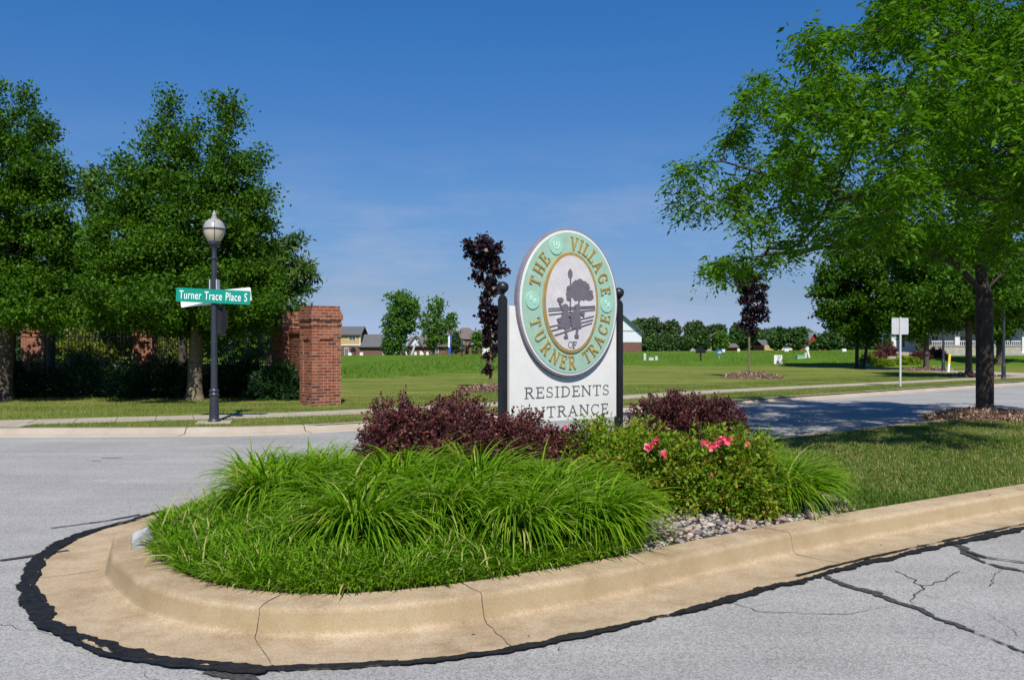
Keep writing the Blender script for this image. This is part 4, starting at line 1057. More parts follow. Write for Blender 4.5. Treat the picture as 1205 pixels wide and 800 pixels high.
def f_verge(rng, n):
    X = rng.uniform(-14, 22, n); ky = np.array([kerb_y(x) for x in X]); Y = ky + .70 + rng.random(n) ** 1.2 * 9
    k = (np.abs(X) < .6 * Y + .5)
    # leave the sidewalk bare
    sw = resample(chaikin([Vector(p) for p in [(-14, 16.6), (-10.3, 16.75), (-7.5, 17.9), P(330, 488.5), P(443, 483.5), P(560, 477), P(735, 467.5), P(850, 460), P(1062, 450), P(1133, 446.5), (30, 46)]], 2), .5)
    sx_ = np.array([p.x for p in sw]); sy_ = np.array([p.y for p in sw]); yi = np.interp(X, sx_, sy_)
    sl_ = np.gradient(sy_, sx_); si = np.interp(X, sx_, sl_); dist = np.abs(Y - yi) / np.sqrt(1 + si ** 2)
    k &= dist > .60 + rng.normal(0, .02, n)
    k &= ~((X < -8.8) & (Y < 16.6))
    return X[k], Y[k]
lawn_patch('verge_grass', f_verge, 190000, M['lawn_blade'], .04, .085, .012, hv, 22, 'mown grass verge beyond the road on both sides of the sidewalk', segs=1, tmu=.50, dry=.16)
def f_field(rng, n):
    Y = 36 + rng.random(n) ** 1.4 * 95; X = rng.uniform(-.62, .62, n) * Y
    tl = np.minimum(49 + 1.55 * X, 60.6); cl_ = np.array([noise.noise(Vector((x * .3, y * .3, 1.))) for x, y in zip(X, Y)])
    k = (Y > tl + cl_ * 3) & (X > -10) & ~((X > .33 * Y) & (Y < 62)) & (X < .42 * Y)
    for qx, qy in FIELD_SPOTS: k &= ~((np.abs(X - qx * Y / qy) < .9) & (Y > qy - 14) & (Y < qy + .5))
    return X[k], Y[k]
FIELD_SPOTS = [(AX(p_, y_), y_) for p_, y_ in ((758.7, 75), (766, 75), (772.3, 75), (824.5, 72), (846.5, 82), (915.5, 62), (911, 62), (941.5, 75), (948, 75), (953, 75))]
lawn_patch('field_grass', f_field, 90000, M['field_blade'], .08, .22, .06, hv, 23, 'taller unmown grass of the open field', segs=1, dry=.03)

# mulch rings
def mulch_ring(x, y, zf, rad, hh, n, size, label, seed):
    rng = np.random.default_rng(seed); e = empty('mulch_ring', (x, y, zf), 0, label, 'mulch', 'mulch rings around tree trunks')
    m = MB(); K, J = 24, 5; vs_ = [(0, 0, hh)]; fs = []
    for j in range(1, J + 1):
        for k_ in range(K):
            a = 2 * math.pi * k_ / K; r_ = rad * j / J * (1 + .08 * math.sin(3 * a + seed)); vs_.append((r_ * math.cos(a), r_ * math.sin(a), hh * (1 - (j / J) ** 2) - (.02 if j == J else 0)))
    fs += [(0, 1 + k_, 1 + (k_ + 1) % K) for k_ in range(K)]
    for j in range(J - 1):
        for k_ in range(K): a = 1 + j * K; fs.append((a + k_, a + K + k_, a + K + (k_ + 1) % K, a + (k_ + 1) % K))
    m.add(vs_, fs).build('mound', M['mulch_soil'], e, smooth=True)
    a = rng.uniform(0, 2 * np.pi, n); r_ = rad * np.sqrt(rng.random(n)) * 1.05; pos = np.stack([r_ * np.cos(a), r_ * np.sin(a), hh * (1 - np.minimum(r_ / rad, 1) ** 2) + .01 + rng.random(n) * .02], 1)
    v, f = leaf_cards(pos, size, .35, rng, 0, 1.6); tag(np_mesh('chips', v, f, M['mulch'], e, tint=rng.random(n)), kind='stuff')
mulch_ring(bx, Yl - .1, bzl - .01, 1.12, .17, 9000, .06, 'brown wood chip ring around the big tree on the island', 1)
mulch_ring(pm1[0] - .1, pm1[1] - .2, LZ, .9, .16, 2500, .08, 'tan mulch ring around the left purple maple', 2)
mulch_ring(pm2[0] + .0, pm2[1] - .5, LZ, 1.35, .22, 2500, .10, 'reddish mulch mound around the right purple maple', 3)
for px, py, r_, t in ((1090, 436, 1.3, 'mulch ring around the shade tree with a short trunk'), (1140, 443.5, 1.1, 'mulch ring around the mossy forked trunk')):
    xx, yy = P(px, py); mulch_ring(xx, yy, hgt(xx, yy), r_, .14, 1200, .12, t, 4)

# pebbles
def ico():
    t = (1 + 5 ** .5) / 2; v = np.array([(-1, t, 0), (1, t, 0), (-1, -t, 0), (1, -t, 0), (0, -1, t), (0, 1, t), (0, -1, -t), (0, 1, -t), (t, 0, -1), (t, 0, 1), (-t, 0, -1), (-t, 0, 1)], float)
    v /= np.linalg.norm(v[0]); f = np.array([(0, 11, 5), (0, 5, 1), (0, 1, 7), (0, 7, 10), (0, 10, 11), (1, 5, 9), (5, 11, 4), (11, 10, 2), (10, 7, 6), (7, 1, 8), (3, 9, 4), (3, 4, 2), (3, 2, 6), (3, 6, 8), (3, 8, 9), (4, 9, 5), (2, 4, 11), (6, 2, 10), (8, 6, 7), (9, 8, 1)])
    # one subdivision
    V = list(map(tuple, v)); F2 = []; mid = {}
    def md(a, b):
        k_ = (min(a, b), max(a, b))
        if k_ not in mid: p = (np.array(V[a]) + np.array(V[b])); p /= np.linalg.norm(p); mid[k_] = len(V); V.append(tuple(p))
        return mid[k_]
    for a, b, c in f: x, y, z = md(a, b), md(b, c), md(c, a); F2 += [(a, x, z), (b, y, x), (c, z, y), (x, y, z)]
    return np.array(V), np.array(F2)
IV, IF = ico()
def stones(name, X, Y, Z, size, mat_, seed):
    rng = np.random.default_rng(seed); n = len(X); s = size[:, None] * rng.uniform(.7, 1.3, (n, 3)) * np.array([1, 1, .62])
    v = IV[None] * s[:, None, :] * rng.uniform(.86, 1.12, (n, len(IV), 1)); a = rng.uniform(0, 6.28, n); c, s_ = np.cos(a)[:, None], np.sin(a)[:, None]
    x = v[..., 0] * c - v[..., 1] * s_; y = v[..., 0] * s_ + v[..., 1] * c
    v = np.stack([x + X[:, None], y + Y[:, None], v[..., 2] + Z[:, None]], -1)
    f = (np.arange(n) * len(IV))[:, None, None] + IF[None]
    return np_mesh(name, v.reshape(-1, 3), f.reshape(-1, 3), mat_, tint=np.repeat(rng.random(n), len(IF)), smooth=True)
rng = np.random.default_rng(9); n = 9000
X = rng.uniform(.55, 3.6, n); Y = rng.uniform(5.4, 9.2, n)
k = inside(X, Y) & (X > .62 + (Y - 5.2) * .16) & (X < bed_line(Y) + .12 + rng.normal(0, .06, n)) & (edge_d(X, Y) > .03) & (edge_d(X, Y) < 1.6)
X, Y = X[k], Y[k]; sz = np.clip(rng.lognormal(-4.15, .32, len(X)), .009, .034)
o = stones('pebbles', X, Y, isl_h(X, Y) + sz * .35, sz, M['pebble'], 3); tag(o, 'mixed river pebbles along the kerb below the rose bushes', 'gravel', kind='stuff')
xk, yk = P(967, 612, .17)
o = stones('stone', np.array([0.]), np.array([0.]), np.array([0.]), np.array([.05]), M['pebble'], 4); o.location = (xk - .03, yk + .12, .182); tag(o, 'single flat grey stone lying on the kerb beside the drooping grass', 'stone')
# the pale rock at the nose
m = MB(); rx0, ry0 = P(166, 645, .16)
rg = random.Random(2)
v = [(-.09, -.05, -.03), (.07, -.06, -.03), (.10, .05, -.03), (-.07, .07, -.03), (-.075, -.035, .05), (.03, -.04, .105), (.075, .03, .085), (-.04, .05, .075)]
m.add(v, [(0, 3, 2, 1), (4, 5, 6, 7), (0, 1, 5, 4), (1, 2, 6, 5), (2, 3, 7, 6), (3, 0, 4, 7)])
o = m.build('rock', M['rock'], bevel=.012, loc=(rx0 + .0, ry0 + .02, .20)); o.rotation_euler = (.25, -.3, .6); tag(o, 'angular pale grey rock at the grass edge on the island nose', 'rock')

# small litter on the gutter
lt = np.random.default_rng(5); pts = np.array([P(px, py, .02) for px, py in [(1038, 638), (1060, 640), (1075, 596), (1140, 596), (1120, 602), (742, 640), (660, 760), (620, 745), (1165, 600), (1170, 604), (980, 610), (1080, 640), (560, 742)]])
zz = []
for a in pts:
    i = min(range(len(il)), key=lambda i_: (il[i_] - Vector(a)).length); d = (Vector(a) - il[i]).dot(inn[i]); zz.append(np.interp(d, [q[0] for q in prof[1:-1]], [q[1] for q in prof[1:-1]]) + .014)
v, f = leaf_cards(np.stack([pts[:, 0], pts[:, 1], np.array(zz)], 1), .035, .5, lt, 0, 3.0)
o = np_mesh('leaf_litter', v, f, M['mulch'], tint=lt.random(len(pts))); tag(o, 'scattered dry leaf bits on the concrete gutter', 'leaf litter', kind='stuff')

# ------------------------------------------------------------------ lettering
def arc(cx, cy, rx, ry, a0, a1, n=14): return [(cx + rx * math.cos(R(a0 + (a1 - a0) * i / n)), cy + ry * math.sin(R(a0 + (a1 - a0) * i / n))) for i in range(n + 1)]
def glyph(c, T=.17, t=.085, s=.06):
    """serif capitals as strokes: (points, width); returns (advance, strokes)"""
    S = []
    def st(w_, *p): S.append((list(p), w_))
    def sf(x, y, w_=.26): st(s, (x - w_ / 2, y), (x + w_ / 2, y))
    b, u = s / 2, 1 - s / 2
    if c == 'I': st(T, (.2, 0), (.2, 1)); sf(.2, b, .38); sf(.2, u, .38); return .4, S
    if c == 'T': st(T, (.4, 0), (.4, 1)); st(t, (.02, 1 - t / 2), (.78, 1 - t / 2)); st(s, (.05, 1), (.05, .74)); st(s, (.75, 1), (.75, .74)); sf(.4, b, .4); return .8, S
    if c == 'H':
        for x in (.17, .73): st(T, (x, 0), (x, 1)); sf(x, b, .34); sf(x, u, .34)
        st(t, (.17, .5), (.73, .5)); return .9, S
    if c in 'EF':
        st(T, (.17, 0), (.17, 1)); st(t, (.0, 1 - t / 2), (.66, 1 - t / 2)); st(t, (.17, .52), (.5, .52)); st(s, (.64, 1), (.64, .76)); st(s, (.5, .64), (.5, .4))
        if c == 'E': st(t, (.0, t / 2), (.68, t / 2)); st(s, (.67, 0), (.67, .27))
        else: sf(.17, b, .36)
        return .72, S
    if c == 'L': st(T, (.17, 0), (.17, 1)); sf(.17, u, .36); st(t, (.0, t / 2), (.64, t / 2)); st(s, (.63, 0), (.63, .3)); return .68, S
    if c == 'V': st(T, (.12, 1), (.43, .0)); st(t, (.43, .0), (.76, 1)); sf(.12, u, .32); sf(.76, u, .28); return .86, S
    if c == 'A': st(t, (.1, 0), (.43, 1)); st(T, (.41, 1), (.76, 0)); st(t, (.22, .34), (.66, .34)); sf(.1, b, .28); sf(.77, b, .32); return .88, S
    if c == 'N': st(t, (.14, 0), (.14, 1)); st(T, (.14, .96), (.78, .06)); st(t, (.78, 0), (.78, 1)); sf(.14, b, .28); sf(.12, u, .26); sf(.78, u, .28); return .92, S
    if c == 'R':
        st(T, (.17, 0), (.17, 1)); st(t * 1.25, *([(.17, 1 - t / 2), (.42, 1 - t / 2)] + arc(.42, .74, .22, .22, 90, -90, 10) + [(.17, .5)])); st(T, (.40, .5), (.72, .03))
        sf(.17, b, .34); sf(.1, u, .2); sf(.76, b, .22); return .84, S
    if c == 'U': st(T, (.17, 1), (.17, .35)); st(t * 1.3, *arc(.44, .33, .27, .29, 180, 360, 12)); st(t, (.71, .33), (.71, 1)); sf(.17, u, .34); sf(.71, u, .28); return .88, S
    if c in 'GC':
        st(T * .8, *arc(.45, .5, .36, .45, 50, 310, 20)); st(s, (.74, .97), (.74, .70))
        if c == 'G': st(T * .8, (.70, .42), (.70, .1)); sf(.70, .42, .3); return .9, S
        st(s, (.74, .3), (.74, .16)); return .84, S
    if c == 'O': st(T * .75, *arc(.45, .5, .37, .45, 0, 360, 26)); return .9, S
    if c == 'D': st(T, (.17, 0), (.17, 1)); st(t, (0, 1 - t / 2), (.36, 1 - t / 2)); st(t, (0, t / 2), (.36, t / 2)); st(T * .8, *arc(.36, .5, .39, .455, 90, -90, 16)); return .86, S
    if c == 'S':
        st(T * .75, *(arc(.33, .73, .22, .225, 40, 250, 12) + arc(.33, .27, .24, .225, 70, -140, 12))); st(s, (.53, .97), (.53, .74)); st(s, (.08, .28), (.08, .04)); return .66, S
    return .4, S
def put_strokes(m, S, tf, y0, y1):
    """strokes -> raised prisms in the local XZ plane; tf maps glyph coordinates to (x,z)"""
    for k_, (pts, w_) in enumerate(S):
        P2 = [Vector(p) for p in pts]; q = []
        for i, p in enumerate(P2):
            a = P2[max(i - 1, 0)]; b = P2[min(i + 1, len(P2) - 1)]; d = (b - a).normalized(); q.append(Vector((-d.y, d.x)) * w_ / 2)
        yy = y0 - k_ * .00035
        for i in range(len(P2) - 1):
            c = [P2[i] + q[i], P2[i] - q[i], P2[i + 1] - q[i + 1], P2[i + 1] + q[i + 1]]
            m.poly([tf(*p) for p in c], yy, y1)
def text_line(m, s_, x0, z0, h_, y0, y1, width=None, T=.13, t=.06, s=.045, track=.12):
    adv = []; 
    for c in s_: adv.append(glyph(c, T, t, s)[0] + track)
    tot = (sum(adv) - track) * h_; kx = (width / tot) if width else 1; x = x0
    for c, a in zip(s_, adv):
        S = glyph(c, T, t, s)[1]; put_strokes(m, S, (lambda u_, v_, X=x: (X + u_ * h_ * kx, z0 + v_ * h_)), y0, y1); x += a * h_ * kx
def text_arc(m, s_, cx, cz, a_, b_, t0, t1, h_, y0, y1, inward=False, kx=.82):
    """letters centred between angles t0..t1 on an ellipse; inward: tops point to the centre"""
    adv = [glyph(c)[0] + .10 for c in s_]; tot = sum(adv); acc = 0
    for c, ad in zip(s_, adv):
        f = (acc + (ad) / 2) / tot; acc += ad; th = R(t0 + (t1 - t0) * f)
        px, pz = cx + a_ * math.cos(th), cz + b_ * math.sin(th)
        nx_, nz_ = math.cos(th) / a_, math.sin(th) / b_; l_ = math.hypot(nx_, nz_); nx_, nz_ = nx_ / l_, nz_ / l_
        if inward: nx_, nz_ = -nx_, -nz_
        rx_, rz_ = nz_, -nx_
        g_adv, S = glyph(c)
        put_strokes(m, S, (lambda u_, v_: (px + rx_ * (u_ - g_adv / 2) * h_ * kx + nx_ * (v_ - .5) * h_, pz + rz_ * (u_ - g_adv / 2) * h_ * kx + nz_ * (v_ - .5) * h_)), y0, y1)
def ell(a_, b_, cx=0, cz=0, n=72): return [(cx + a_ * math.cos(2 * math.pi * i / n), cz + b_ * math.sin(2 * math.pi * i / n)) for i in range(n)]

# ------------------------------------------------------------------ the oval entrance sign
LP_, RP_ = Vector((-.1008, 9.6)), Vector((.1195 * 10.65, 10.65))
ctr = (LP_ + RP_) / 2; ang = math.atan2(RP_.y - LP_.y, RP_.x - LP_.x); Wd = (RP_ - LP_).length
sg = empty('entrance_sign', (ctr.x, ctr.y, 0), ang, 'white entrance sign with green and gold oval between two black posts', 'sign')
for s_ in (-1, 1):
    m = MB(); m.taper(s_ * Wd / 2, 0, .1, 2.09, .078, .078); p = m.build('post', M['black_post'], sg, bevel=.006)
    m = MB(); m.lathe([(.001, 2.09), (.042, 2.091), (.044, 2.108), (.022, 2.122), (.022, 2.145), (.036, 2.158), (.058, 2.182), (.066, 2.212), (.061, 2.242), (.04, 2.262), (.018, 2.272), (.001, 2.274)], 20, s_ * Wd / 2, 0)
    m.build('ball_finial', M['black_post'], p, smooth=True)
m = MB(); m.box(-.795, .795, -.035, .035, .735, 2.012); panel = m.build('panel', M['white_paint'], sg, bevel=.006)
cxo, czo, A0, B0 = .02, 2.066, .745, .84
m = MB(); m.poly(ell(A0, B0, cxo, czo), -.085, -.015); ov = m.build('oval_board', M['sign_grey'], sg, bevel=.008)
m = MB(); m.poly(ell(A0 * .968, B0 * .972, cxo, czo), -.092, -.07); m.build('white_border', M['white_paint'], ov)
m = MB(); m.poly(ell(A0 * .935, B0 * .944, cxo, czo), -.098, -.08); m.build('green_band', M['sign_green'], ov)
m = MB(); m.poly(ell(A0 * .555, B0 * .68, cxo, czo), -.112, -.085); m.build('gold_ring', M['gold'], ov, bevel=.006)
m = MB(); m.poly(ell(A0 * .535, B0 * .662, cxo, czo), -.1125, -.10); m.build('dark_line', M['sign_grey'], ov)
m = MB(); m.poly(ell(A0 * .528, B0 * .656, cxo, czo), -.1145, -.10); m.build('gold_rim', M['gold'], ov)
m = MB(); m.poly(ell(A0 * .50, B0 * .632, cxo, czo), -.1165, -.10); m.build('inner_oval', M['sign_inner'], ov)
yf, yb = -.108, -.095
m = MB()
am, bm = A0 * .735, B0 * .80
text_arc(m, 'THE', cxo, czo, am, bm, 167, 129, .148, yf, yb); m.build('lettering', M['gold'], ov); m = MB()
text_arc(m, 'VILLAGE', cxo, czo, am, bm, 92, 7, .148, yf, yb); m.build('lettering', M['gold'], ov); m = MB()
text_arc(m, 'TURNER', cxo, czo, am, bm, 193, 279, .148, yf, yb, True); m.build('lettering', M['gold'], ov); m = MB()
text_arc(m, 'TRACE', cxo, czo, am, bm, 290, 351, .148, yf, yb, True)
m.build('lettering', M['gold'], ov)
for k_, th in enumerate((113, 179, 0)):
    mx_, mz_ = cxo + A0 * .742 * math.cos(R(th)), czo + B0 * .81 * math.sin(R(th)); rr_ = .098
    m = MB(); m.poly(ell(rr_, rr_, mx_, mz_, 32), -.108, -.095); md_ = m.build('medallion', M['medal_green'], ov, bevel=.003)
    m = MB()
    if k_ == 0:
        S = [(arc(0, .25, .42, .55, 150, 390, 16), .12), ([(0, -.1), (0, .55)], .14), ([(-.3, .1), (.3, .1)], .08)]
    else:
        S = []
        for ox, oz in ((-.27, .15), (.22, -.2)):
            S += [([(ox - .1, oz + .42), (ox - .1, oz + .05)], .12), ([(ox + .12, oz + .42), (ox + .12, oz + .05)], .1), ([(ox - .2, oz - .1), (ox + .12, oz - .1)], .1)]
    put_strokes(m, S, lambda u_, v_: (mx_ + u_ * rr_, mz_ + (v_) * rr_), -.112, -.10); m.build('emblem', M['medal_mark'], md_)
m = MB()
text_line(m, 'RESIDENTS', -.595, 1.005, .122, -.0385, -.03, width=1.27, T=.10, t=.08, s=.055, track=.14)
m.build('lettering', M['text_grey'], panel); m = MB()
text_line(m, 'ENTRANCE', -.60, .785, .122, -.0385, -.03, width=1.26, T=.10, t=.08, s=.055, track=.16)
m.build('lettering', M['text_grey'], panel)
# silhouettes on the inner oval, traced in oval units (u: -1..1 across the outer board, v up)
def ov_xy(u_, v_):
    return (cxo + (u_ - 343) / 377 * A0, czo - (v_ - 412 - (u_ - 343) * -.0) / 536 * B0)
m = MB(); yy0 = -.1185
def blob(pts, k_=0): m.poly([ov_xy(*p) for p in pts][::-1], yy0 - .0004 * k_, -.11)
def circ(cx, cy, rx_, ry_, k_, seed=0, rough=.0, n=22):
    rg_ = random.Random(seed); blob([(cx + rx_ * (1 + rg_.uniform(-rough, rough)) * math.cos(2 * math.pi * i / n), cy + ry_ * (1 + rg_.uniform(-rough, rough)) * math.sin(2 * math.pi * i / n)) for i in range(n)], k_)
def line(a, b, w_, k_):
    d = Vector((b[0] - a[0], b[1] - a[1])).normalized(); q = Vector((-d.y, d.x)) * w_ / 2
    blob([(a[0] + q.x, a[1] + q.y), (b[0] + q.x, b[1] + q.y), (b[0] - q.x, b[1] - q.y), (a[0] - q.x, a[1] - q.y)], k_)
line((333, 240), (331, 570), 11, 0); circ(331, 207, 18, 34, 1); line((331, 168), (331, 250), 8, 2)
for i, (x, y, r_) in enumerate([(345, 330, 42), (385, 290, 48), (430, 300, 48), (390, 350, 50), (440, 345, 46), (475, 360, 34), (325, 350, 26), (320, 305, 16), (405, 262, 26), (455, 285, 22), (485, 330, 18), (318, 380, 18)]):
    circ(x, y, r_, r_ * .95, 3 + i, i, .13, 26)
line((398, 385), (394, 425), 9, 16)
for i, (a, b) in enumerate([((168, 458), (520, 428)), ((168, 474), (522, 440)), ((172, 500), (522, 455)), ((180, 585), (512, 502)), ((192, 612), (505, 528)), ((212, 645), (495, 552))]): line(a, b, 5, 17 + i)
circ(292, 442, 22, 20, 24); blob([(276, 456), (310, 456), (318, 520), (330, 590), (300, 598), (236, 586), (262, 520)], 25); line((278, 474), (250, 418), 12, 26); circ(256, 393, 22, 17, 27, 3, .25, 14)
line((296, 590), (298, 652), 15, 28); blob([(282, 650), (310, 648), (310, 664), (282, 664)], 29); blob([(228, 530), (262, 515), (260, 560), (236, 552)], 30)
circ(382, 440, 22, 20, 31); blob([(364, 456), (398, 456), (404, 520), (412, 588), (340, 596), (326, 500), (350, 480)], 32); line((396, 480), (434, 502), 11, 33); circ(425, 490, 12, 14, 34, 1, .3, 12)
line((384, 590), (376, 640), 14, 35); blob([(362, 642), (392, 642), (390, 660), (362, 658)], 36); line((310, 500), (345, 520), 10, 37)
m.build('silhouette', M['silhouette'], ov)
m = MB(); 
for q, (c, x_) in enumerate((('O', -.088), ('F', -.018))):
    put_strokes(m, glyph(c, .15, .11, .07)[1], (lambda u_, v_, X=x_: (cxo + .03 + X + u_ * .085, czo - B0 * .565 - .035 + v_ * .075)), -.1195 - q * .0035, -.11)
m.build('lettering', M['silhouette'], ov)

# ------------------------------------------------------------------ street lamp with name signs
YP = 17.1; XP = AX(252, YP)
lamp = empty('street_lamp', (XP, YP, LZ), 0, 'black lamp post with acorn globe on the verge at left', 'street lamp', 'black street lamps')
m = MB(); m.lathe([(.115, 0), (.118, .03), (.10, .05), (.092, .1), (.086, .42), (.082, .50), (.094, .515), (.097, .54), (.083, .56), (.078, .585), (.092, .60), (.09, .625), (.07, .65)], 18); m.build('post_base', M['pole_paint'], lamp, smooth=True)
m = MB(); m.lathe([(.062, .60), (.060, 1.2), (.054, 2.4), (.047, 3.12), (.066, 3.13), (.066, 3.17), (.046, 3.18), (.042, 3.30)], 18); m.build('pole', M['pole_paint'], lamp, smooth=True)
lan = MB(); lan.lathe([(.044, 3.28), (.05, 3.33), (.085, 3.39), (.115, 3.415), (.118, 3.455), (.105, 3.46)], 18); lan = lan.build('lantern_fitter', M['pole_paint'], lamp, smooth=True)
m = MB(); m.lathe([(.098, 3.458), (.135, 3.50), (.17, 3.56), (.195, 3.63), (.203, 3.69)], 24); m.build('globe', M['globe'], lamp, smooth=True)
m = MB(); m.lathe([(.205, 3.712), (.19, 3.78), (.155, 3.845), (.10, 3.89), (.055, 3.905), (.058, 3.93), (.038, 3.95), (.045, 3.985), (.02, 4.02), (.006, 4.06)], 24); m.build('globe_cap', M['globe_top'], lamp, smooth=True)
m = MB(); m.lathe([(.200, 3.688), (.214, 3.69), (.214, 3.712), (.200, 3.714)], 24)
for k_ in range(4):
    a = R(20 + 90 * k_); c_, s_ = math.cos(a), math.sin(a)
    m.tube([(c_ * r_, s_ * r_, z) for r_, z in [(.104, 3.458), (.141, 3.50), (.176, 3.56), (.201, 3.63), (.21, 3.70), (.197, 3.78), (.162, 3.845)]], .006, 5)
m.build('cage', M['pole_paint'], lan)
m = MB(); m.box(-.32, .32, -.3, .3, -.03, .022); m.v = [(x, y, z) for x, y, z in m.v]
pad = m.build('pad', M['walk'], lamp, bevel=.01)
pad.rotation_euler.z = R(14)

font_c = bpy.data.curves.new('name_text', 'FONT'); font_c.body = 'Turner Trace Place S'; font_c.size = .20; font_c.extrude = .0015; font_c.align_x = 'CENTER'; font_c.align_y = 'CENTER'; font_c.offset = .0005; font_c.space_character = 1.08; font_c.space_word = 1.25
def text_mesh(curve, name, mt, parent, loc, width, h_=None):
    to = bpy.data.objects.new('tmp', curve); COL.objects.link(to); dg = bpy.context.evaluated_depsgraph_get()
    me = bpy.data.meshes.new_from_object(to.evaluated_get(dg)); bpy.data.objects.remove(to); me.name = name
    xs_ = [v.co.x for v in me.vertices]; ys_ = [v.co.y for v in me.vertices]; kx = width / (max(xs_) - min(xs_)); ky = (h_ / (max(ys_) - min(ys_))) if h_ else 1
    cx_ = (max(xs_) + min(xs_)) / 2; cy_ = (max(ys_) + min(ys_)) / 2
    for v in me.vertices: v.co = ((v.co.x - cx_) * kx, -v.co.z, (v.co.y - cy_) * ky)
    me.materials.clear(); me.materials.append(mt); o = bpy.data.objects.new(name, me); COL.objects.link(o); o.parent = parent; o.location = loc; return o
def rrect(w_, h_, r_, n=5):
    p = []
    for cx_, cz_, a0 in ((w_ / 2 - r_, h_ / 2 - r_, 0), (-w_ / 2 + r_, h_ / 2 - r_, 90), (-w_ / 2 + r_, -h_ / 2 + r_, 180), (w_ / 2 - r_, -h_ / 2 + r_, 270)):
        p += [(cx_ + r_ * math.cos(R(a0 + 90 * i / n)), cz_ + r_ * math.sin(R(a0 + 90 * i / n))) for i in range(n + 1)]
    return p
sgn = empty('street_name_sign', (XP, YP, 2.515), R(10), 'green street name sign with white lettering on the left lamp post', 'street sign')
sgn.rotation_euler = (0, R(2.3), R(10))
m = MB(); m.poly(rrect(1.36, .264, .03), -.088, -.082); m.build('blade', M['street_green'], sgn)
text_mesh(font_c, 'lettering', M['street_white'], sgn, (.0, -.0905, .004), 1.24, .158)
m = MB(); m.box(-.06, .06, -.080, .07, -.1, -.075); m.build('bracket', M['alu'], sgn); m = MB(); m.box(-.06, .06, -.080, .07, .075, .1); m.build('bracket', M['alu'], sgn)
sg2 = empty('street_name_sign', (XP, YP, 2.50), R(-3), 'pale blank back of a street name sign, tilted behind the green one', 'street sign')
m = MB(); m.poly(rrect(1.39, .262, .03), .080, .087); b_ = m.build('blade', M['street_white'], sg2); b_.rotation_euler.y = R(-5.2)
m = MB(); m.box(-.075, -.058, -.06, .10, .10, .34); m.build('bracket', M['alu'], sg2); m = MB(); m.box(.058, .075, -.06, .10, .10, .34); m.build('bracket', M['alu'], sg2)
so2 = empty('stop_sign', (XP, YP, 2.05), R(-50), 'dark back of an octagonal road sign below the street names', 'road sign')
m = MB(); m.poly([(.33 * math.cos(R(22.5 + 45 * i)), .33 * math.sin(R(22.5 + 45 * i))) for i in range(8)], .135, .140); oc = m.build('octagon', M['iron'], so2)
m = MB(); m.box(-.03, .03, .05, .134, -.25, .25); m.build('bracket', M['iron'], so2)

# two more lamps at right, tops hidden among the leaves
def plain_lamp(px, py, label):
    x, y = P(px, py); e = copy_tree(lamp); e.location = (x, y, hgt(x, y)); e['label'] = label; return e
l2 = plain_lamp(1181, 445.5, 'black lamp post right of the big trunk, its top among the leaves')
l3 = plain_lamp(1110, 437.2, 'black lamp post beside the yellow and white marker, its top among the leaves')
for l_ in (l2, l3):
    for ch in list(l_.children):
        if ch.name.startswith('pad'): bpy.data.objects.remove(ch)

# ------------------------------------------------------------------ brick gateposts, fence
def gatepost(x, y, rz, h_, label, s_=.80, seed=0):
    e = empty('brick_gatepost', (x, y, LZ - .03), rz, label, 'gatepost', 'brick gateposts')
    m = MB(); w_ = s_ - .05; ht = h_ * .80; pd = .035
    # shaft with a recessed panel on each face
    c = w_ / 2
    m.box(-c + pd, c - pd, -c + pd, c - pd, 0, ht)
    pn = .20
    for sx_ in (-1, 1):
        for sy_ in (-1, 1):
            x0_, x1_ = sorted((sx_ * c, sx_ * (c - pn))); y0_, y1_ = sorted((sy_ * c, sy_ * (c - pn))); m.box(x0_, x1_, y0_, y1_, 0, ht)
    for a_ in range(4):
        mm = Matrix.Rotation(R(90 * a_), 4, 'Z'); m.m = mm
        m.box(-c + pn, c - pn, -c, -c + pd + .01, 0, .30); m.box(-c + pn, c - pn, -c, -c + pd + .01, ht - .32, ht)
    m.m = Matrix.Identity(4)
    m.build('shaft', M['brick'], e, uv=True)
    m = MB(); z = ht
    m.box(-c - .022, c + .022, -c - .022, c + .022, z, z + .075); z += .075
    m.box(-c - .008, c + .008, -c - .008, c + .008, z, z + .075); z += .075
    wd = s_ / 2 + .012
    m.box(-wd, wd, -wd, wd, z, z + .15); z += .15
    k_ = 0
    while z < h_ - .09:
        wd -= .024; m.box(-wd, wd, -wd, wd, z, z + .0745); z += .075
    m.box(-wd + .004, wd - .004, -wd + .004, wd - .004, z, h_)
    m.build('cap', M['brick'], e, uv=True)
    return e
G1 = (-4.77, 22.2); G2 = (-6.45, 25.97); G3 = (AX(171, 32), 32.); G4 = (AX(44, 32.4), 32.4)
gatepost(*G1, R(35.4), 2.47, 'front brick gatepost standing in the sun beside the sidewalk', .815)
gatepost(*G2, R(35.4), 2.47, 'brick gatepost just behind the sunlit front one, half shaded', .815)
gatepost(*G3, R(20), 2.25, 'shaded brick pillar in the iron fence between the two big trees', .84)
gatepost(*G4, R(5), 2.25, 'shaded brick pillar in the iron fence at far left', .84)
def low_wall(a, b, label, z1=.88, z0=0):
    a, b = Vector(a), Vector(b); d = b - a; e = empty('brick_wall', (*a, LZ - .03), math.atan2(d.y, d.x), label, 'wall', 'low brick walls between the gateposts'); l_ = d.length
    m = MB(); m.box(.36, l_ - .36, -.11, .11, z0, z1 - .08); m.build('wall', M['brick'], e, uv=True)
    m = MB(); m.box(.36, l_ - .36, -.14, .14, z1 - .08, z1); m.build('coping', M['brick'], e, uv=True)
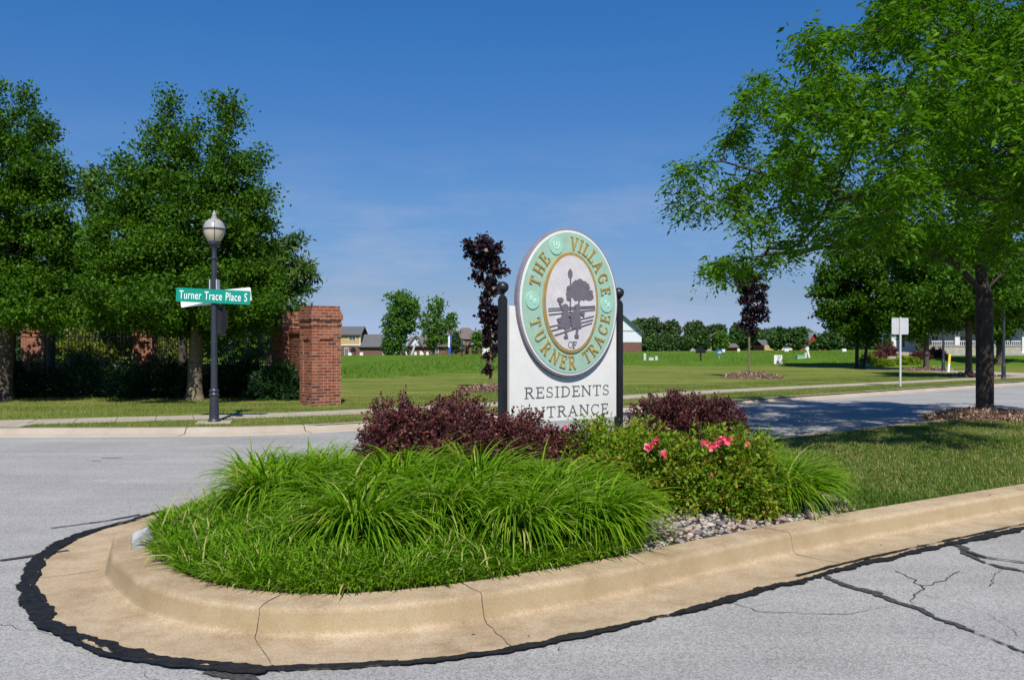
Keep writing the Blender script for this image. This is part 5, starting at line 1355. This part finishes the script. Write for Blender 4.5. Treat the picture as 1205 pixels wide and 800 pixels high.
def iron_fence(a, b, label, z0=.85, z1=2.0):
    a, b = Vector(a), Vector(b); d = b - a; l_ = d.length; e = empty('iron_fence', (*a, LZ - .03), math.atan2(d.y, d.x), label, 'fence', 'iron railings between the gateposts')
    m = MB()
    for z in (z0 + .1, z1 - .22): m.box(.38, l_ - .38, -.015, .015, z, z + .035)
    m.build('rail', M['iron'], e)
    m = MB(); n_ = int((l_ - .8) / .13)
    for k_ in range(n_ + 1): x = .4 + (l_ - .8) * k_ / n_; m.taper(x, 0, z0 + .0, z1 - .04, .018, .018); m.taper(x, 0, z1 - .04, z1 + .06, .035, .004)
    tag(m.build('pickets', M['iron'], e), kind='stuff')
    return e
low_wall(G3, G2, 'low brick wall behind the junipers, from the middle pillar to the gateposts'); iron_fence(G3, G2, 'black iron railing right of the shaded middle pillar', .85)
low_wall(G4, G3, 'low brick wall behind the junipers between the two shaded pillars'); iron_fence(G4, G3, 'black iron railing between the two shaded pillars')
G5 = (-21.5, 31.2)
low_wall(G5, G4, 'low brick wall left of the far left pillar'); iron_fence(G5, G4, 'black iron railing left of the far left pillar')
low_wall(G2, G1, 'narrow brick wall joining the two gateposts', 1.9)

# ------------------------------------------------------------------ square sign on post, marker, mailbox and bits in the field
x, y = P(1059.5, 455); e = empty('road_sign', (x, y, hgt(x, y)), R(-2), 'silver back of a square road sign on a thin metal post', 'road sign')
zt = ZA(373, y) - hgt(x, y); s_ = 19.5 * y / F
m = MB(); m.box(-.03, .03, -.02, .02, -.1, zt); m.build('post', M['alu'], e)
m = MB(); m.poly([(p[0], p[1] + zt - s_ / 2 - .03) for p in rrect(s_, s_ * 1.0, .04)], .022, .028); m.build('panel', M['alu'], e)
x, y = P(1116, 438.3); e = empty('marker_post', (x, y, hgt(x, y)), 0, 'leaning white utility marker with a yellow top by the drive', 'marker post')
m = MB(); m.box(-.055, .055, -.02, .02, 0, .5); a_ = m.build('post', M['white_paint'], e); m = MB(); m.box(-.06, .06, -.025, .025, .5, 1.0); b_ = m.build('top', M['yellow'], e)
e.rotation_euler = (0, R(4), 0)

def ground_at(px, py, Yd):      # a spot on the field whose ground shows near this pixel
    x = AX(px, Yd); return x, Yd, hgt(x, Yd)
x, y, z = ground_at(824.5, 425, 72); e = empty('mailbox', (x, y, z), 0, 'black mailbox on a post out in the field, right of the sign', 'mailbox')
m = MB(); m.box(-.05, .05, -.05, .05, 0, .62); m.build('post', M['black_plastic'], e)
m = MB(); prof_ = [(-.36, 0), (.36, 0), (.36, .25)] + [(.36 * math.cos(R(a)), .25 + .12 * math.sin(R(a))) for a in range(0, 181, 20)][1:-1] + [(-.36, .25)]; m.poly([(p[0], p[1] + .62) for p in prof_], -.25, .25); m.build('box', M['black_plastic'], e)
m = MB(); m.box(-.02, .10, -.26, -.24, .96, 1.18); m.build('flag', M['black_plastic'], e)
x, y, z = ground_at(846.5, 421, 82); e = empty('yard_sign', (x, y, z), 0, 'small blue yard sign tilted in the field behind the mailbox', 'sign')
m = MB(); m.box(-.02, .02, .03, .05, 0, .5); m.build('stake', M['alu'], e)
m = MB(); m.box(-.26, .26, -.02, .02, -.24, .24); b_ = m.build('board', M['blue'], e, loc=(0, 0, .62)); b_.rotation_euler.y = R(12)
m = MB(); m.box(-.16, .16, -.024, -.018, -.1, -.04); m.box(-.05, .16, -.024, -.018, .02, .08); b2 = m.build('marking', M['white_paint'], b_)
x, y, z = ground_at(915.5, 428, 62); e = empty('lot_sign', (x, y, z), R(5), 'white lot sign board with a centre post, standing in the field', 'sign')
s_ = y / F
m = MB(); m.box(-5 * s_, -.3 * s_, -.03, .03, 0.05, 11.5 * s_); m.box(.3 * s_, 5 * s_, -.03, .03, 0.05, 11.5 * s_); m.build('board', M['white_paint'], e)
m = MB(); m.box(-.045, .045, -.075, -.032, 0, 11 * s_); m.build('post', M['util_grey'], e)
def pedestal(px, py0, py1, Yd, wpx, mt, label, grp='white utility boxes in the field', lean=0):
    x = AX(px, Yd); z = hgt(x, Yd); s_ = Yd / F; h_ = (py1 - py0) * s_; e = empty('utility_box', (x, Yd, z - .05), 0, label, 'utility box', grp)
    m = MB(); w_ = wpx * s_; m.taper(0, 0, 0, h_ * .88, w_, w_ * .95, w_ * .8, w_ * .75); m.build('cabinet', M[mt], e, bevel=.02)
    m = MB(); m.taper(0, 0, h_ * .885, h_, w_ * 1.06, w_ * .7, w_ * .9, w_ * .5); m.build('lid', M[mt], e, bevel=.02); e.rotation_euler.y = R(lean)
pedestal(758.7, 415, 423.5, 75, 3.0, 'util_grey', 'tall narrow grey utility pedestal nearest the right sign post')
pedestal(766, 420, 424, 75, 6, 'util_grey', 'low grey utility box between two pedestals')
pedestal(772.3, 418.5, 424, 75, 3.2, 'util_grey', 'short white utility pedestal, rightmost of the three near the sign')
pedestal(941.5, 419, 424, 75, 9, 'util_green', 'low green transformer box in the field', 'boxes near the right edge of the field')
pedestal(948, 416.5, 423.5, 75, 3, 'util_grey', 'grey pedestal right against the green transformer', 'boxes near the right edge of the field')
pedestal(952.5, 414, 424, 75, 2.2, 'white_paint', 'leaning white post beside the green transformer', 'boxes near the right edge of the field', -14)
for px, py, w_, t in ((412, 416, 4, 'small white unit on the lawn of the tan house, left one'), (425.5, 415, 4, 'small white unit on the lawn of the tan house, right one'), (489, 415.5, 3, 'white unit behind the two trees'), (503, 415.5, 3, 'white unit against the trunk of the airy tree'), (851, 411, 4, 'white box beyond the blue yard sign'), (869, 411, 3, 'white box at the red shed'), (925, 411, 5, 'white box in front of the garage doors'), (993, 412, 5, 'white box left of the double trunk')):
    Yd = 112; pedestal(px, py, py + 4, Yd, w_, 'white_paint', t, 'small white units far out in the field')
x, y, z = ground_at(415.6, 414, 112); e = empty('grill', (x, y, z), 0, 'dark grill standing beside the tan house', 'grill')
m = MB(); m.box(-.3, .3, -.2, .2, .4, .75); m.lathe([(.25, .75), (.22, .95), (.08, 1.02)], 10); m.build('body', M['black_plastic'], e); m = MB()
for q in (-.22, .22): m = MB(); m.box(q - .03, q + .03, -.15, .15, 0, .4); m.build('leg', M['black_plastic'], e)
# leaning swing frame poles
x, y, z = ground_at(480, 415, 112); e = empty('swing_frame', (x, y, z - .1), 0, 'pale leaning poles left of the airy tree', 'play frame'); s_ = y / F
for a, b, c in (((-1, 0), (-2.8, 5), .1), ((4, 0), (8.5, 14), .13), ((8.5, 14), (12, 18), .1)):
    m = MB(); m.tube([(a[0] * s_, 0, a[1] * s_), (b[0] * s_, .1, b[1] * s_)], c, 6); m.build('pole', M['alu'], e)
x, y, z = ground_at(529, 415, 112); e = empty('banner', (x, y, z), 0, 'tall narrow blue and white banner on a pole in the field', 'banner')
m = MB(); m.tube([(0, 0, 0), (0, 0, 24 * s_)], .04, 6); m.build('pole', M['alu'], e)
m = MB(); m.box(-1.4 * s_, 1.6 * s_, -.05, -.02, 1.5 * s_, 11 * s_); m.box(.2 * s_, 2.6 * s_, -.05, -.02, 14 * s_, 24 * s_); m.build('cloth', M['banner_blue'], e)
m = MB(); m.box(-1.6 * s_, .5 * s_, -.09, -.06, 9 * s_, 22 * s_); m.build('white_stripe', M['white_paint'], e)
x, y, z = ground_at(543.5, 417, 100); e = empty('mailbox', (x, y, z), 0, 'dark mailbox in front of the brown roofed house', 'mailbox')
m = MB(); m.box(-.06, .06, -.05, .05, 0, .55); m.build('post', M['black_plastic'], e); m = MB(); m.box(-.3, .3, -.2, .2, .55, .9); m.build('box', M['black_plastic'], e, bevel=.05)

# ------------------------------------------------------------------ houses
def gable(m, x0, x1, y0, y1, z0, z1, axis='x', over=.35, th=.18):
    """ridge along the axis; slabs with thickness"""
    if axis == 'x':
        yc = (y0 + y1) / 2
        for ya, yb in ((y0 - over, yc), (y1 + over, yc)):
            k_ = (z1 - z0) / (yc - y0); za = z0 - over * k_
            a, b = x0 - over, x1 + over
            m.add([(a, ya, za), (b, ya, za), (b, yb, z1), (a, yb, z1), (a, ya, za + th), (b, ya, za + th), (b, yb, z1 + th), (a, yb, z1 + th)],
                  [(0, 1, 2, 3), (4, 5, 6, 7), (0, 1, 5, 4), (1, 2, 6, 5), (2, 3, 7, 6), (3, 0, 4, 7)])
    else:
        xc = (x0 + x1) / 2
        for xa, xb in ((x0 - over, xc), (x1 + over, xc)):
            k_ = (z1 - z0) / (xc - x0); za = z0 - over * k_
            a, b = y0 - over, y1 + over
            m.add([(xa, a, za), (xa, b, za), (xb, b, z1), (xb, a, z1), (xa, a, za + th), (xa, b, za + th), (xb, b, z1 + th), (xb, a, z1 + th)],
                  [(0, 1, 2, 3), (4, 5, 6, 7), (0, 1, 5, 4), (1, 2, 6, 5), (2, 3, 7, 6), (3, 0, 4, 7)])
def hip(m, x0, x1, y0, y1, z0, z1, over=.4):
    x0 -= over; x1 += over; y0 -= over; y1 += over; d = min((y1 - y0) / 2, (x1 - x0) / 2 * .8); yc = (y0 + y1) / 2
    m.add([(x0, y0, z0), (x1, y0, z0), (x1, y1, z0), (x0, y1, z0), (x0 + d, yc, z1), (x1 - d, yc, z1)], [(3, 2, 1, 0), (0, 1, 5, 4), (1, 2, 5), (2, 3, 4, 5), (3, 0, 4)])
class House:
    """pixel-measured front; everything is built at real size at distance Y"""
    def __init__(s, name, px0, Yd, pybase, label, group=None, rz=0.0):
        s.rz = rz
        s.Y = Yd; s.s = Yd / F; s.px0 = px0; s.z0 = ZA(pybase, Yd); s.pb = pybase
        s.e = empty(name, (AX(px0, Yd), Yd, s.z0), rz, label, 'house', group)
    def X(s, px):
        k = (px - CX) / F; ox, oy = AX(s.px0, s.Y), s.Y; c_, s_2 = math.cos(s.rz), math.sin(s.rz)
        return (k * oy - ox) / (c_ - k * s_2)
    def Z(s, py): return (s.pb - py) * s.s
    def wall(s, a, b, pt, pb, mt, depth=8, y=0, name='wall'):
        z0 = s.Z(pb) - (1.2 if pb >= s.pb else 0)
        m = MB(); m.box(s.X(a), s.X(b), y, y + depth, z0, s.Z(pt)); return m.build(name, M[mt], s.e, uv=(mt == 'brick_far'))
    def window(s, a, b, pt, pb, y=0, frame='white_paint', pane='glass', name='window'):
        m = MB(); m.box(s.X(a), s.X(b), y - .06, y + .02, s.Z(pb), s.Z(pt)); f = m.build(name, M[frame], s.e); t = .10
        m = MB(); xm = (s.X(a) + s.X(b)) / 2
        m.box(s.X(a) + t, xm - .03, y - .075, y, s.Z(pb) + t, s.Z(pt) - t); m.box(xm + .03, s.X(b) - t, y - .075, y, s.Z(pb) + t, s.Z(pt) - t); m.build('pane', M[pane], f); return f
    def gable_end(s, a, b, pbase, ppeak, y, mt, depth=8):
        m = MB(); m.poly([(s.X(a), s.Z(pbase)), (s.X(b), s.Z(pbase)), ((s.X(a) + s.X(b)) / 2, s.Z(ppeak))], y, y + depth); return m.build('gable_wall', M[mt], s.e)
    def roof(s, a, b, pe, pr, y0, y1, mt, axis='x', kind='gable', over=.4):
        m = MB()
        if kind == 'gable': gable(m, s.X(a), s.X(b), y0, y1, s.Z(pe), s.Z(pr), axis, over)
        else: hip(m, s.X(a), s.X(b), y0, y1, s.Z(pe), s.Z(pr), over)
        return m.build('roof', M[mt], s.e)
h = House('house', 403, 220, 419, 'tan sided house with grey roof and brick lower floor, right of the gatepost')
h.wall(392, 424, 406, 419, 'brick_far', 9); h.wall(392, 424, 394, 406, 'siding_tan', 9, .02); h.roof(392, 424, 393.5, 384.5, -.2, 9.3, 'shingle')
h.wall(424.2, 453.5, 407, 419, 'brick_far', 8, .3); h.roof(424.4, 453, 407, 394, .1, 8.5, 'shingle', over=.5)
h.window(410.5, 418.5, 394.8, 400.6, .02); h.window(405.5, 410, 409, 418.5, 0, name='door'); h.window(449.5, 451.5, 412, 417.5, .3)
m = MB(); m.box(h.X(392), h.X(424), -.1, .0, h.Z(406.5), h.Z(405.2)); m.box(h.X(423.2), h.X(424.3), -.12, .02, h.Z(406), h.Z(394)); m.build('trim', M['white_paint'], h.e)
h = House('house', 525, 200, 418.5, 'long brown brick house with brown hipped roofs behind the two trees')
h.wall(482, 528, 407, 418.5, 'brick_far', 9); h.wall(528, 565, 399, 418.5, 'brick_far', 10, .8); h.wall(552, 592, 406, 418.5, 'brick_far', 7, -1.5)
h.roof(482, 530, 407, 397, -.3, 9, 'shingle_brown'); h.gable_end(481, 497, 407, 395.5, -.4, 'siding_white', 3); h.roof(481, 497, 407, 395.5, -.6, 4, 'shingle_brown', 'y')
h.roof(526, 566, 399, 385, .8, 11, 'shingle_brown', kind='hip'); h.roof(550, 594, 406, 391, -1.5, 5.8, 'shingle_brown', kind='hip'); h.roof(520, 540, 398, 385.5, 2, 9, 'shingle_brown', kind='hip')
h.gable_end(552, 566, 405.5, 394, -1.7, 'siding_grey', 2); h.roof(552, 566, 405.5, 393.5, -2.0, 3, 'shingle_brown', 'y')
h.window(494, 498.5, 413, 418.5, 0, pane='white_paint', name='door'); h.window(540.5, 546, 400.5, 407, .8); h.window(550, 553, 409, 413.5, .6); h.window(510, 516, 410, 415, 0); h.window(570, 577, 409, 415, -1.5)
m = MB(); m.box(h.X(568), h.X(577), -2.4, -1.9, h.Z(418.5), h.Z(410)); m.build('porch_panel', M['white_paint'], h.e)
h = House('house', 708, 150, 413, 'house with white gable end and brick base just right of the sign')
h.wall(660, 755, 402.5, 413.5, 'brick_far', 12); h.wall(660, 755, 391, 402.5, 'siding_white', 12, .02); h.gable_end(660, 755, 391, 350, .02, 'siding_white', 12)
h.roof(660, 755, 391, 349.5, -.3, 12.4, 'shingle', 'y', over=.3)
m = MB(); m.box(h.X(660), h.X(755), -.03, .015, h.Z(389.8), h.Z(388.6)); m.build('trim', M['siding_grey'], h.e); h.window(690, 700, 394, 401, .02)
h = House('house', 826, 212, 413, 'grey house behind the line of trees, right of the sign')
h.wall(812, 846, 406, 413, 'siding_grey', 9); h.roof(812, 846, 406, 398.5, -.2, 9, 'shingle_brown', kind='hip'); h.gable_end(830, 846, 405, 394, -.5, 'siding_grey', 4); h.roof(830, 846, 405, 393.5, -.8, 4, 'shingle_brown', 'y')
h.window(815, 821, 408, 411.5, 0); h.window(836, 840, 399, 403, -.5)
h = House('shed', 862, 205, 413, 'small red shed half hidden by the trees'); h.e['category'] = 'shed'
h.wall(858, 867, 408.5, 413, 'barn_red', 5); h.roof(858, 867, 408.5, 405, -.2, 5, 'shingle_brown')
h = House('garage', 915, 206, 412.5, 'long red outbuilding with white garage doors under the trees'); h.e['category'] = 'garage'
h.wall(898, 944, 406, 412.5, 'barn_red', 8); h.roof(898, 944, 406, 400.5, -.2, 8, 'shingle'); h.wall(898, 910, 406, 412.5, 'siding_tan', 1, -1.2, 'bay')
for a, b in ((912, 918), (920, 932)): h.window(a, b, 407.5, 412.4, 0, pane='white_paint', name='garage_door')
h = House('barn', 958, 205, 412, 'red barn with a steep gable at the left of the dark double trunk tree'); h.e['category'] = 'barn'
h.wall(942, 974, 405, 412.2, 'barn_red', 10); h.gable_end(948, 966, 405, 392, -.3, 'barn_red', 8); h.roof(948, 966, 405, 391.5, -.6, 8, 'siding_grey', 'y'); h.roof(940, 975, 405, 400, -.1, 10, 'shingle')
h.window(946, 952, 406.5, 411.5, 0, pane='white_paint', name='door'); h.window(955, 961, 406.5, 411.5, -.3, pane='white_paint', name='door')
m = MB(); m.box(h.X(942), h.X(942.8), -.35, -.3, 0, h.Z(405)); m.box(h.X(973), h.X(974), -.35, -.3, 0, h.Z(405)); m.build('trim', M['white_paint'], h.e)

# white porch house at right
Yh = 76; zb = hgt(AX(1120, Yh), Yh)
h = House('house', 1050, Yh, 416.5, 'white porch house behind the shade trees at the right edge', rz=R(-17))
h.z0 = h.z0
s_ = h.s
h.wall(1054, 1225, 380, 416.5, 'siding_white', 9, 2.2); h.roof(1049, 1232, 381, 362, -.6, 12, 'shingle', kind='hip', over=.5)
m = MB(); m.box(h.X(1049), h.X(1228), -.4, 2.19, -1.5, h.Z(415.2)); m.build('porch_floor', M['stone'], h.e)
m = MB(); m.box(h.X(1049), h.X(1228), -.3, .1, h.Z(384.5), h.Z(381.2)); m.build('beam', M['white_paint'], h.e)
for px in (1051.5, 1082, 1126, 1168, 1205):
    m = MB(); m.taper(h.X(px), -.05, h.Z(412.5), h.Z(384.5), .38, .34); cO = m.build('column', M['white_paint'], h.e); m = MB(); m.taper(h.X(px), -.05, h.Z(415.2), h.Z(412.5), .5, .46); m.build('plinth', M['white_paint'], cO)
for a, b in ((1096, 1124.5), (1128, 1166.5), (1170, 1203.5)):
    m = MB(); m.box(h.X(a), h.X(b), -.08, -.02, h.Z(402), h.Z(401)); m.box(h.X(a), h.X(b), -.08, -.02, h.Z(414), h.Z(413.2)); n_ = int((h.X(b) - h.X(a)) / .14)
    for k_ in range(n_): x = h.X(a) + (h.X(b) - h.X(a)) * (k_ + .5) / n_; m.box(x - .02, x + .02, -.07, -.03, h.Z(413.2), h.Z(402))
    m.build('railing', M['siding_white'], h.e)
h.window(1077, 1081, 390, 415, 2.2, pane='barn_red', name='door')
for a, b in ((1060, 1070), (1100, 1110), (1135, 1145), (1178, 1188)): h.window(a, b, 394, 410, 2.2)
# stone retaining wall and garden steps
e = empty('retaining_wall', (AX(1085, 73), 73, hgt(AX(1085, 73), 73)), 0, 'low grey stone wall below the porch railing', 'wall')
m = MB(); m.box(0, 8.2, 0, .5, -.4, .75); m.build('stones', M['stone'], e); m = MB(); m.box(-.05, 8.25, -.05, .55, .752, .85); m.build('coping', M['walk'], e)
e = empty('garden_steps', (AX(1043, 64), 64, 0), 0, 'broad stone garden steps climbing to the porch', 'steps')
for k_, (px, py, w_) in enumerate([(1032, 430.5, 14), (1036, 427.5, 14), (1042, 424.5, 14), (1048, 421.5, 13), (1054, 418.5, 13), (1062, 415.8, 20)]):
    Yk = 60 + k_ * 2.4; sK = Yk / F; x = AX(px, Yk) - AX(1043, 64); y = Yk - 64; z = ZA(py, Yk); zg = hgt(x + AX(1043, 64), Yk)
    z = max(z, zg + .05); m = MB(); m.box(x - w_ / 2 * sK, x + w_ / 2 * sK, y, y + 1.6, zg - .1, z + .10); m.build('step', M['walk'], e, bevel=.02)
for i, (px, py, Yd, rx_, h_, mt, t, nm) in enumerate([(1022.5, 421.5, 62, .75, .75, 'gold_shrub', 'bright yellow shrub at the foot of the garden steps', 'yellow_shrub'), (1032, 420.5, 65, .7, .65, 'barberry', 'red brown shrub between the yellow shrub and the small conifer', 'red_shrub'),
                                             (1045, 418, 68, .85, 1.0, 'barberry', 'red brown shrub in front of the small conifer', 'red_shrub'), (1038, 424.5, 60, .85, .5, 'rose_leaf', 'low pale green shrub left of the garden steps', 'low_shrub'),
                                             (1068, 423, 62, .9, .5, 'rose_leaf', 'low pale green shrub right of the silver post', 'low_shrub'), (1083, 421, 66, .75, .6, 'barberry', 'dark red shrub left of the short trunk', 'red_shrub'), (1100, 420, 68, 1.0, .75, 'barberry', 'dark red shrub right of the short trunk', 'red_shrub')]):
    x = AX(px, Yd); shrub(nm, (x, Yd, hgt(x, Yd)), rx_, rx_ * .8, h_, 2200, .12, .6, M[mt], t, 'shrub', 'foundation shrubs by the porch', seed=400 + i, shoots=90, jitter=.09, stem_r=.01)
for i, (px, Yd, hh, t) in enumerate([(1044, 70, 1.9, 'small pyramid conifer beside the garden steps'), (1085, 71, 1.5, 'small pyramid conifer behind the short trunk')]):
    x = AX(px, Yd); z = hgt(x, Yd); rg = np.random.default_rng(60 + i); n_ = 3500; tt = rg.random(n_) ** .7; a = rg.uniform(0, 6.28, n_); r_ = .62 * (1 - tt * .93) * rg.uniform(.7, 1.05, n_)
    e = empty('small_conifer', (x, Yd, z), 0, t, 'conifer', 'foundation shrubs by the porch'); v, f = leaf_cards(np.stack([r_ * np.cos(a), r_ * np.sin(a), .1 + tt * hh], 1), .13, .35, rg, 0, .3)
    np_mesh('foliage', v, f, M['far_dark'], e, tint=rg.random(n_)); m = MB(); m.tube([(0, 0, 0), (0, 0, hh * .9)], [.05, .01], 6); m.build('trunk', M['bark'], e)

# ------------------------------------------------------------------ far line of trees
far = [  # px, py base, Y, items (px,py,rx,ry), material, tone
    (757, 386, 13, 14, 'far_dark'), (745, 395, 16, 18, 'far_leaf'), (771, 404, 11, 12, 'far_leaf'), (787, 403, 8, 11, 'far_leaf'), (790, 389, 15, 13, 'far_dark'), (806, 404, 10, 10, 'far_leaf'),
    (818, 390, 15, 14, 'far_dark'), (825, 400, 11, 15, 'far_leaf'), (847, 401, 11, 14, 'maple_leaf'), (843, 390, 14, 9, 'far_dark'), (868, 399, 14, 14, 'far_leaf'), (868, 390, 9, 9, 'far_leaf'),
    (890, 400, 14, 13, 'far_leaf'), (914, 398, 12, 15, 'far_leaf'), (905, 393, 18, 8, 'far_dark'), (939, 398, 13, 14, 'far_leaf'), (934, 393, 26, 8, 'far_dark'), (975, 400, 14, 12, 'far_leaf'), (960, 408, 6, 7, 'far_leaf'),
    (1000, 396, 24, 14, 'far_dark'), (1035, 394, 26, 16, 'far_dark'), (400, 403, 7, 16, 'far_leaf'), (768, 384, 12, 12, 'far_dark'), (455, 406, 8, 10, 'far_dark'), (1080, 385, 40, 26, 'far_dark'), (1150, 380, 50, 30, 'far_dark'), (1210, 380, 40, 34, 'far_dark')]
far_lab = ['tall dark tree in the far line, right behind the white gable house', 'green tree partly behind the white gable house', 'rounded green tree, second in the far line from the white gable', 'narrow green tree, third in the far line from the white gable',
           'dark taller tree behind the narrow green one in the far line', 'round green tree above the black mailbox, to its left', 'dark tall tree in the far line behind the mailbox', 'green tree with pale trunk just right of the mailbox',
           'brightest yellow green pointed tree in the far line', 'brownish tree behind the brightest one in the far line', 'green tree above the red shed', 'lighter tree top behind the tree above the red shed',
           'green tree directly behind the right purple maple', 'pointed green tree left of the garage doors', 'dark background tree behind the pointed one', 'broad green tree above the garage doors', 'dark background trees top behind the broad green tree',
           'green tree right of the red barn', 'small tree in front of the red barn', 'dark tree seen past the double trunk', 'dark tree behind the garden steps', 'green tree peeking out right of the sunlit gatepost', 'dark tree filling in behind the far line next to the white gable',
           'dark bush between the tan house and the round tree', 'dark tree behind the porch house at its left end', 'dark tree behind the middle of the porch house', 'dark tree behind the right end of the porch house']
rs = random.Random(9)
for i, (px, py, rx_, ry_, mt) in enumerate(far):
    Yd = {'far_dark': 330, 'far_leaf': 235, 'maple_leaf': 225}[mt] + rs.uniform(-12, 12)
    if px > 1060: Yd = 120
    if px in (914, 939, 975, 960, 825, 847, 806): Yd = 192
    x = AX(px, Yd); s_ = Yd / F; zc = ZA(py, Yd); zg = ZA(414 if px > 600 else 419, Yd); rg = np.random.default_rng(900 + i)
    e = empty('background_tree', (x, Yd, zg), 0, far_lab[i], 'tree', 'trees lining the far side of the field')
    lo_ = [(0, 0, zc - zg, rx_ * s_ * .85, rx_ * s_ * .7, ry_ * s_ * .85)]
    for q in range(7):
        a = rs.uniform(0, 6.28); lo_.append((math.cos(a) * rx_ * s_ * .55, rs.uniform(-.5, .5) * rx_ * s_, zc - zg + math.sin(a) * ry_ * s_ * .5, rx_ * s_ * .42, rx_ * s_ * .4, ry_ * s_ * .42))
    if mt == 'far_dark': lo_.append((0, 0, (zc - zg) * .55, rx_ * s_ * .7, rx_ * s_ * .6, (zc - zg) * .5))
    n_ = int(min(6500, 900 + rx_ * ry_ * 16)); pos = lobes_points(lo_, n_, rg, .6); pos = pos[pos[:, 2] > .3]
    v, f = leaf_cards(pos, .0021 * Yd + .18, .75, rg, 0, .3); np_mesh('crown', v, f, M[mt], e, tint=rg.random(len(pos)))
    m = MB(); m.tube([(0, 0, -.5), (0, 0, zc - zg)], [.28, .1], 6)
    for q in range(4): a = rs.uniform(0, 6.28); m.tube([(0, 0, (zc - zg) * .45), (math.cos(a) * rx_ * s_ * .5, math.sin(a) * 2, zc - zg + rs.uniform(0, ry_ * s_ * .4))], [.14, .04], 5)
    m.build('trunk', M['bark'], e)
# one far wood closing the horizon
rg = np.random.default_rng(77); n_ = 60000; px_ = rg.uniform(-250, 1500, n_); Yd = rg.uniform(420, 470, n_)
top = np.array([398 + 4.5 * noise.noise(Vector((p * .03, 0, 0))) + 3 * noise.noise(Vector((p * .11, 4, 0))) for p in px_]); top = np.where(px_ < 620, top + 12, top)
zt_ = H - (top - HZ) * Yd / F; zg_ = H - 16 * Yd / F; z_ = zg_ + (zt_ - zg_) * rg.random(n_) ** .8
v, f = leaf_cards(np.stack([(px_ - CX) / F * Yd, Yd, z_], 1), 1.6, .8, rg, 0, .3); o = np_mesh('far_wood', v, f, M['far_dark'], tint=rg.random(n_)); tag(o, 'dark band of far off woodland along the horizon', 'wood', kind='stuff')
